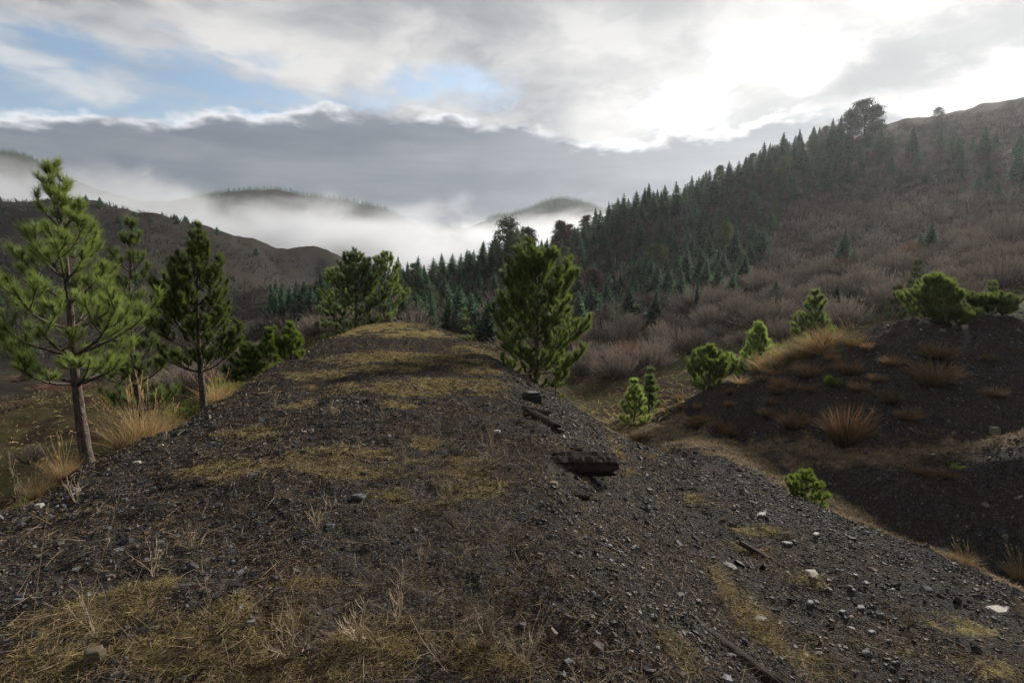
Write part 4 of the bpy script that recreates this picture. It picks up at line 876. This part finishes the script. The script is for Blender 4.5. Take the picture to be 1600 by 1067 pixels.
def chips(name, n, rlo, rhi, size, seed, mt, flank_only=False):
    rs = np.random.RandomState(seed); r = np.exp(rs.uniform(math.log(rlo), math.log(rhi), n)); a = R(1) * rs.uniform(-47, 47, n)
    x = r * np.sin(a); y = r * np.cos(a); g, t, s = masks(x, y)
    rd, _, rh = seg_dist(x, y, RIDGE); fl = np.clip((rd - rh + .5) / .6, 0, 1)
    clump = np.clip(.35 + 1.6 * fbm(x / .8, y / .8, 3), 0.04, 1)
    pk = s * (1 - .85 * np.clip(g * 2, 0, 1)) * (1 - .6 * t) * np.where(flank_only, fl, .38 * clump + .62 * fl)
    left = (x < -1.2) & (r < 8); pk = np.where(left, s * np.clip(.5 + clump * .5, 0, 1) * (1 - .8 * np.clip(g * 2, 0, 1)), pk)
    k = rs.rand(n) < pk; x, y, r, a = x[k], y[k], r[k], a[k]; n = len(x); z = ground(x, y)
    e_ = .06; nx = -(ground(x + e_, y) - z) / e_; ny = -(ground(x, y + e_) - z) / e_
    nrm = unit(np.stack([nx, ny, np.ones(n)], 1) + rs.normal(0, .26, (n, 3))); t1 = unit(np.cross(nrm, rs.normal(size=(n, 3)))); t2 = np.cross(nrm, t1)
    S = np.exp(rs.normal(math.log(size), .5, n)) * np.clip(r / 5, .75, 4) ** .55
    S = np.minimum(S, size * 2.0 * np.clip(r / 5, .75, 4) ** .55)
    Vs, Ts, Qs, Rn, off = [], [], [], [], 0; wh = rs.randint(0, 10, n); rnd = rs.rand(n)
    for p in range(10):
        V, T, Q = chip_proto(900 + p); ix = np.nonzero(wh == p)[0]; s_ = S[ix][:, None, None]
        W = (V[None, :, 0:1] * t1[ix][:, None] + V[None, :, 1:2] * t2[ix][:, None] + V[None, :, 2:3] * nrm[ix][:, None]) * s_ + np.stack([x[ix], y[ix], z[ix] + S[ix] * .12], 1)[:, None]
        o_ = off + (np.arange(len(ix)) * len(V))[:, None, None]; Ts.append((T[None] + o_).reshape(-1, 3)); Qs.append((Q[None] + o_).reshape(-1, 4)); Vs.append(W.reshape(-1, 3)); Rn.append(np.repeat(rnd[ix], len(V))); off += len(ix) * len(V)
    print(name, n)
    tag(link(name, mesh(name, np.concatenate(Vs), [np.concatenate(Ts), np.concatenate(Qs)], [mt], {'rnd': np.concatenate(Rn)})), kind='stuff')
chips('shale_gravel', 300000, 1.7, 26, .0062, 61, M['chips'])
chips('shale_fragments', 36000, 1.7, 22, .0145, 62, M['chips'])
chips('shale_pieces', 2600, 1.8, 20, .030, 63, M['chips'], True)
chips('mound_gravel', 50000, 7, 22, .012, 64, M['chips'], False)

def rock_mesh(seed, mt, flat=.4):
    """a split slab: uneven outline, two bedding levels, chipped rims"""
    rs = np.random.RandomState(seed); k = rs.randint(6, 9); a = (np.arange(k) + rs.uniform(-.3, .3, k)) / k * 6.283
    r = rs.uniform(.68, 1.08, k); el_ = rs.uniform(.5, .85); sh = rs.uniform(-.15, .15, 2)
    def ring(s, z, j): return np.stack([np.cos(a) * r * s + sh[0] * z + rs.uniform(-j, j, k), np.sin(a) * r * el_ * s + sh[1] * z + rs.uniform(-j, j, k), np.full(k, z) + rs.uniform(-j, j, k)], 1)
    zs = [(.92, -flat), (1.0, -flat * .5), (.97, flat * .25), (.86, flat * .42), (.80, flat * .75), (.60, flat * .85)]
    V = np.vstack([ring(s, z, .035 + .03 * (q in (3, 4))) for q, (s, z) in enumerate(zs)] + [[[0, 0, flat * .88]]])
    i = np.arange(k); j = np.roll(i, -1); Q = np.concatenate([np.stack([i + n * k, j + n * k, j + (n + 1) * k, i + (n + 1) * k], 1) for n in range(5)])
    return mesh('rock', V, [Q, np.stack([i + 5 * k, j + 5 * k, np.full(k, 6 * k)], 1)], [mt])
def rock(px, py, wpx, mt, flat, rot, lab, tilt=(0, 0), cat='rock', name='rock', group=None):
    p = hit(px, py)
    if p is None: return
    s = wpx / 2 / 889 * p.y
    o = link(name, rock_mesh(int(px * 7 + py), M[mt], flat), None, (p.x, p.y, p.z + s * flat * .35), (tilt[0], tilt[1], rot), s); tag(o, lab, cat, group)
rock(148, 1042, 44, 'lichen_rock', .75, .3, 'rounded brown rock with lichen in the grass at the lower left corner')
rock(1268, 897, 36, 'pale_rock', .22, .2, 'pale flat slab tilted on top of a stone on the gravel shelf', (0.15, .2))
rock(1270, 906, 30, 'brown_rock', .5, 1.0, 'brown stone propping up the pale flat slab')
rock(1143, 889, 30, 'slate', .3, -.5, 'grey slab pointing down slope left of the pale flat slab', (.2, .3))
rock(934, 990, 17, 'slate', .3, 1.2, 'tilted wedge of slate on the lower right flank', (.5, .2))
rock(1188, 970, 32, 'slate', .3, .1, 'blocky grey stone near the rotten beam at the bottom')
rock(1346, 955, 20, 'slate', .5, .4, 'grey block on the shelf near the bottom right')
rock(1266, 948, 17, 'slate', .6, .9, 'small dark block below the pale flat slab')
rock(1560, 956, 40, 'pale_rock', .2, .1, 'long pale slab lying near the right edge')
rock(776, 676, 16, 'pale_rock', .4, .6, 'white stone on the ridge above the rotten log')
rock(832, 626, 34, 'black_rock', .7, .3, 'black lump of coal on the right edge of the ridge')
rock(1553, 674, 20, 'brown_rock', .6, .3, 'orange brown stone on the right mound')
rock(1490, 681, 12, 'brown_rock', .6, .8, 'small tan stone left of the orange brown one on the mound')
rock(1570, 845, 16, 'brown_rock', .5, .4, 'tan stone in the dark pit')
rock(524, 785, 11, 'slate', .4, 1.3, 'thin dark slate chip standing upright in the middle of the ridge', (1.3, .2))
rock(560, 778, 26, 'slate', .35, .2, 'grey flat stone beside the moss in the middle of the ridge')
rock(174, 905, 18, 'brown_rock', .5, .4, 'reddish stone among the slates at the left')
rock(62, 795, 20, 'pale_rock', .5, .4, 'tan stone at the left rim of the ridge')
rock(215, 727, 14, 'pale_rock', .5, .4, 'pale stone on the left shoulder of the ridge')
rock(195, 783, 16, 'slate', .5, .2, 'grey stone above the leaning stems')
rock(1230, 853, 24, 'slate', .3, .1, 'grey stone on the shelf below the seedling')
rock(1190, 807, 26, 'slate', .3, .7, 'slate piece on the shelf left of the seedling')
rock(1275, 840, 20, 'slate', .5, .7, 'dark stone in the shelf gravel below the seedling')
rock(865, 760, 20, 'brown_rock', .5, .7, 'reddish brown stone below the rotten log')
rock(816, 979, 20, 'slate', .45, .2, 'blue grey slate at the bottom of the flank')
rock(845, 870, 14, 'brown_rock', .5, .2, 'tan pebble in the shale of the flank')
k = 0
rs = np.random.RandomState(8)
for px, py in [(30, 940), (75, 925), (120, 890), (185, 862), (60, 870), (20, 900), (140, 930), (95, 850), (230, 880), (250, 850), (170, 830), (110, 965), (45, 830)]:
    rock(px, py, rs.uniform(13, 24), 'slate', .25, rs.rand() * 3, 'dark flat slate in the bed of slates at the lower left', (rs.uniform(-.3, .3), rs.uniform(-.3, .3)), group='slates at the lower left')
for q in range(34):
    px = rs.uniform(860, 1400); py = rs.uniform(max(720, 700 + (px - 900) * .45), 1040)
    w_ = rs.uniform(12, 24); wh = ('on the flank below the thick log' if px < 1010 and py < 880 else 'low on the flank left of the rotten beam' if px < 1090 else 'between the seedling and the pale flat slab' if py < 890 else 'beside the rotten beam' if px < 1230 else 'on the shelf right of the rotten beam')
    sz = 'larger' if w_ > 18 else 'smaller'; rock(px, py, w_, 'slate', rs.uniform(.25, .5), rs.rand() * 3, sz + ' grey slate piece ' + wh, (rs.uniform(-.4, .4), rs.uniform(.1, .5)), group=sz + ' slate pieces ' + wh)
def timber(px, py, L_px, h_px, rot, lab, tilt=0.0, seed=1, name='rotten_log', ragged=.12, roll=0):
    p = hit(px, py); f = p.y / 889; L = L_px * f; h = h_px * f; rs = np.random.RandomState(seed); nx, nk = 46, 22
    t = np.linspace(-.5, .5, nx); an = np.arange(nk) / nk * 6.283; sq = (np.abs(np.cos(an)) ** 2.6 + np.abs(np.sin(an)) ** 2.6) ** (-1 / 2.6)
    groove = rs.uniform(-.16, .08, nk); TT, AA = np.meshgrid(t, an, indexing='ij')
    r = h * .5 * sq[None] * (1 + groove[None] * (1 + .5 * fbm(TT * 5 + 3, AA * 2, 3)) + .09 * fbm(TT * 7, AA * 1.2 + seed, 3)) * (1 - .10 * np.abs(TT * 2) ** 6)
    endj = 1 + ragged * np.where(np.abs(TT) > .44, rs.uniform(-1, 1, nk)[None], 0)
    Vx = TT * L * endj; V = np.stack([Vx, r * np.cos(AA) * 1.1, r * np.sin(AA) * .8], -1).reshape(-1, 3)
    i = np.arange(nx * nk).reshape(nx, nk); j = np.roll(i, -1, 1); Q = np.stack([i[:-1].ravel(), j[:-1].ravel(), j[1:].ravel(), i[1:].ravel()], 1)
    c0, c1 = len(V), len(V) + 1; V = np.vstack([V, [[-L * .46, 0, 0], [L * .46, 0, 0]]])
    T = np.vstack([np.stack([j[0], i[0], np.full(nk, c0)], 1), np.stack([i[-1], j[-1], np.full(nk, c1)], 1)])
    o = link(name, mesh(name, V, [T, Q], [M['wood']], None, False), None, (p.x, p.y, p.z + h * (.30 if 'thick' in lab and 'on the' in lab else .08)), (roll, tilt, rot)); tag(o, lab, 'log')
timber(912, 738, 98, 44, -.05, 'thick rotten black log on the right edge of the ridge', -.02, 3)
timber(848, 660, 60, 22, -.7, 'broken rotten timber above the thick log', .25, 5, 'rotten_timber', .3)
timber(838, 645, 40, 14, -.3, 'splintered dark wood next to the black lump of coal', .1, 6, 'rotten_timber', .3)
timber(905, 778, 36, 13, -.15, 'short splinter of rotten wood under the thick log', .05, 7, 'rotten_timber', .3)
timber(893, 702, 34, 10, -.1, 'thin rotten slat just above the thick log', .05, 8, 'rotten_timber', .2)
timber(1135, 1012, 170, 24, -.55, 'long rotten beam sunk in the shale at the bottom', .42, 9, 'rotten_beam', .2)
timber(1190, 868, 70, 10, -.6, 'slim dark timber sunk in the flank above the beam', .35, 10, 'rotten_timber', .2)

# ---------------------------------------------------------------- short grass, litter and dry stems on the spoil
def blades_stuff(name, n, rlo, rhi, L0, W0, mt, seed, mode):
    rs = np.random.RandomState(seed); r = np.exp(rs.uniform(math.log(rlo), math.log(rhi), n)); a = R(1) * rs.uniform(-47, 47, n)
    x = r * np.sin(a); y = r * np.cos(a); g, t, s = masks(x, y)
    cl_ = np.clip(.5 + 2.4 * fbm(x / .22 + 9, y / .22, 3), 0, 1)
    if mode == 'moss': pk = np.clip(g * 1.6 - .15, 0, 1) * cl_ + .03 * cl_ * s * (x < 1) + .01 * s
    elif mode == 'track': pk = np.clip(t * 1.5, 0, 1) * cl_
    else: pk = (1 - s) * cl_ * .8
    k = rs.rand(n) < pk; x, y, r = x[k], y[k], r[k]; n = len(x); z = ground(x, y); f = np.clip(r / 5, .7, 5)
    D = rs.normal(0, .8, (n, 3)) * [1, 1, .3] + [0, 0, .75]; mb = MB()
    mb.blades(np.stack([x, y, z - .004], 1), D, L0 * rs.uniform(.4, 1.3, n) * f ** .3, W0 * f ** .8, rs.uniform(.1, .9, n), rs, 2)
    V, T, Q, A = mb.data(); print(name, n)
    tag(link(name, mesh(name, V, [Q], [mt], {'tip': A, 'rnd': np.repeat(rs.rand(n), 6)})), kind='stuff')
M['tan'] = foliage_mat('tan_grass', (0.085, 0.062, 0.040), (0.33, 0.245, 0.145), .5, .3, .8, 7, True)
blades_stuff('dry_grass', 1300000, 1.7, 30, .055, .0038, M['short'], 71, 'moss')
blades_stuff('track_grass', 700000, 6, 24, .07, .006, M['tan'], 72, 'track')
blades_stuff('meadow_grass', 60000, 14, 60, .16, .016, M['short'], 73, 'meadow')
def litter(name, n, seed, mt=None, Lr=(.04, .20), W=.0026):
    """fallen twigs and dead stalks lying on the spoil"""
    rs = np.random.RandomState(seed); r = np.exp(rs.uniform(math.log(1.8), math.log(18), n)); a = R(1) * rs.uniform(-46, 46, n); x = r * np.sin(a); y = r * np.cos(a); g, t, s = masks(x, y)
    k = rs.rand(n) < s * (x < 3.5) * (.10 + .9 * np.clip(g + .5 * fbm(x / 1.1, y / 1.1, 2), 0, 1)); x, y, r = x[k], y[k], r[k]; n = len(x)
    D = rs.normal(size=(n, 3)) * [1, 1, .16] + [0, 0, .12]; mb = MB()
    mb.blades(np.stack([x, y, ground(x, y) + .006], 1), D, rs.uniform(*Lr, n), W * np.clip(r / 4, .8, 3), rs.uniform(-.1, .2, n), rs, 2)
    V, T, Q, A = mb.data(); print(name, n); tag(link(name, mesh(name, V, [Q], [mt or M['stem']], {'tip': A * .6, 'rnd': np.repeat(rs.rand(n), 6)})), kind='stuff')
M['brown'] = foliage_mat('brown_litter', (0.045, 0.030, 0.020), (0.15, 0.10, 0.06), .5, .1, .9, 6, True)
litter('twig_litter', 60000, 81)
litter('dead_leaf_litter', 420000, 82, M['brown'], (.015, .06), .0055)
def dry_plant(seed, n=7, L=.4, spread=.5, side=6, w=.0022):
    rs = np.random.RandomState(seed); mb = MB()
    for k in range(n):
        a = rs.rand() * 6.28; d = unit(np.array([math.cos(a) * spread * rs.rand(), math.sin(a) * spread * rs.rand(), 1])); Lk = L * rs.uniform(.5, 1.1); t = np.linspace(0, 1, 6)[:, None]
        pts = d * Lk * t + np.cumsum(rs.normal(0, .012, (6, 3)), 0) * Lk * 2; pts[0] = [0, 0, -.01]; mb.tube(pts, np.linspace(w, w * .45, 6), 4, .6)
        for q in range(side):
            tq = rs.uniform(.3, .95); b = np.array([np.interp(tq, t[:, 0], pts[:, i]) for i in range(3)]); dd = unit(d + rs.normal(0, .6, 3)); l2 = Lk * .25 * rs.rand() + .02
            mb.tube(np.stack([b, b + dd * l2 * .6, b + dd * l2 + [0, 0, .01]]), [w * .6, w * .5, w * .3], 3, .9)
    return mb.mesh('dry_plant', M['stem'])
DP = [dry_plant(600, 7, .42, .5), dry_plant(601, 9, .30, .9), dry_plant(602, 5, .5, .35, 9), dry_plant(603, 14, .2, 1.2, 5)]
for px, py, k, s_, lab in ((630, 745, 2, .95, 'dead branching weed left of centre on the ridge'), (735, 760, 0, 1.1, 'spiky dead weed in front of the rotten log'), (768, 735, 1, 1.2, 'wide spray of dead stalks left of the rotten log'), (700, 790, 3, 1.3, 'flat tangle of dead stalks below the spiky weed'), (555, 730, 2, .5, 'small dead weed beside the moss patch'),
        (495, 830, 1, .8, 'dead weed with fanned stalks in the path'), (240, 905, 1, .9, 'sprawling dead stalks among the slates'), (260, 690, 2, .7, 'thin forked dead stalk on the left shoulder'), (430, 640, 2, .6, 'tall thin dead stalk near the left rim'), (520, 650, 3, .9, 'low dead weed on the bare path'),
        (660, 900, 0, .7, 'dead twiggy plant near the bottom centre'), (560, 1010, 3, 1.0, 'tangle of dead stalks at the bottom centre'), (690, 1040, 1, 1.0, 'large spray of dead stalks at the bottom edge'), (1200, 985, 3, 1.0, 'brown dead plant beside the long rotten beam'), (1130, 940, 3, .8, 'brown dead plant above the long rotten beam'), (120, 790, 0, .7, 'dead weed at the left rim of the ridge'), (35, 800, 2, .9, 'tall dead stalk at the left rim'), (840, 730, 1, .8, 'dead stalks touching the left end of the log'), (1590, 960, 3, .8, 'dead twiggy plant at the lower right edge'), (150, 1000, 1, .9, 'dead stalks left in the mossy grass of the lower left'), (330, 1000, 0, .8, 'dead weed in the middle of the lower left grass'), (450, 1030, 3, 1.3, 'flat dead tangle at the bottom left of centre'), (620, 985, 2, .7, 'thin dead stalks at the bottom centre'), (760, 1010, 3, 1.4, 'brown dead tangle at the bottom right of centre'), (820, 1045, 1, .9, 'dead spray at the bottom, right of centre'), (640, 700, 2, .8, 'tall branching dead weed in the middle of the ridge'), (770, 700, 2, .9, 'tall dead stalks left above the rotten log'), (600, 660, 3, .8, 'low dead tangle on the middle of the ridge'), (300, 860, 3, .9, 'flat dead tangle beside the slates'), (380, 810, 3, .7, 'low dead plant on the left of the path'), (870, 905, 3, .7, 'small dead plant on the shale flank'), (1000, 860, 3, .8, 'brown dead plant in the middle of the flank'), (1420, 985, 3, .9, 'brown dead plant on the gravel shelf, lower right')):
    p = hit(px, py); tag(link('dry_plant', DP[k], None, (p.x, p.y, p.z), (0, 0, px * .1), s_), lab, 'dry plant')
def long_stem(p0, p1, lab, w=.0022, head=True, seed=1):
    a = hit(*p0); top = at(p1[0], p1[1], a.y * .97); rs = np.random.RandomState(seed); mb = MB(); t = np.linspace(0, 1, 9)[:, None]; v = top - np.array(a)
    pts = v * t + np.array([.02, 0, 0]) * np.sin(t * 3.1) * rs.uniform(-1, 1); mb.tube(pts, np.linspace(w, w * .5, 9), 5, .8)
    if head:
        m = 40; tt = rs.uniform(.84, 1, m)[:, None]; mb.needles(v * tt, v / np.linalg.norm(v) + rs.normal(0, .25, (m, 3)), .022, .0035, rs, .9, 1)
    tag(link('dead_weed', mb.mesh('dead_weed', M['stem']), None, a), lab, 'dry stem')
long_stem((48, 1010), (76, 784), 'leftmost of the two long pale grass stems at the lower left', seed=2)
long_stem((128, 985), (186, 776), 'right hand of the two long pale grass stems at the lower left', seed=3)
long_stem((165, 960), (150, 900), 'short stem between the two long ones', seed=4, head=False)
long_stem((220, 1010), (165, 950), 'bent stem leaning left in the lower left grass', seed=5, head=False)
long_stem((390, 960), (418, 905), 'single stem leaning right in the bottom centre left', seed=6, head=False)
long_stem((700, 1055), (640, 960), 'long bent stem at the bottom of the photo', seed=7, head=False)
long_stem((240, 990), (195, 955), 'pale stem lying in the lower left moss', seed=8, head=False)

HAZE = 0.00014
V_TOP = Z.max(); V_BOT = Z.min(); print('Z', V_BOT, V_TOP)

# ---------------------------------------------------------------- valley fog and air
def vol_box(name, lo, hi, m):
    v = [(x, y, z) for z in (lo[2], hi[2]) for y in (lo[1], hi[1]) for x in (lo[0], hi[0])]
    return link(name, mesh(name, v, [[(0, 2, 3, 1), (4, 5, 7, 6), (0, 1, 5, 4), (2, 6, 7, 3), (0, 4, 6, 2), (1, 3, 7, 5)]], [m]))
fm, e = mat('fog_volume')
P = e.node('ShaderNodeTexCoord').outputs['Object']
px_, py_, pz_ = e.sep(P)
nz = e.noise(e.vm('MULTIPLY', P, (1, 1, 2.0)), 0.014, 6, 0.62, 0.5)
# the top of the fog lies higher on the left
topz = e.add(e.lin(px_, -480, -60, 90, 42), e.mul(e.sub(nz, 0.5), 100.0))
body = e.smooth(e.sub(topz, pz_), -10, 40)
edge_ = e.mul(e.smooth(py_, 300, 360), e.smooth(py_, 540, 470))
edge_ = e.mul(edge_, e.smooth(px_, 150, 60))
dens = e.mul(e.mul(body, edge_), e.smooth(nz, 0.30, 0.6, 0.008, 0.04))
v = e.node('ShaderNodeVolumePrincipled'); v.inputs['Color'].default_value = (0.70, 0.725, 0.77, 1); e._in(v.inputs['Density'], dens); v.inputs['Anisotropy'].default_value = 0.45
o = e.node('ShaderNodeOutputMaterial'); e.nt.links.new(v.outputs[0], o.inputs['Volume'])
fog = vol_box('fog', (-680, 290, -50), (160, 545, 115), fm); tag(fog, kind='stuff')
hm, e = mat('haze_air')
v = e.node('ShaderNodeVolumePrincipled'); v.inputs['Color'].default_value = (0.86, 0.92, 1.0, 1); v.inputs['Density'].default_value = HAZE; v.inputs['Anisotropy'].default_value = 0.55
o = e.node('ShaderNodeOutputMaterial'); e.nt.links.new(v.outputs[0], o.inputs['Volume'])
zmax = float(V_TOP) + 8
hz = vol_box('haze', (-1160, -1160, float(V_BOT) - 1), (1160, 1160, zmax), hm); tag(hz, kind='stuff')
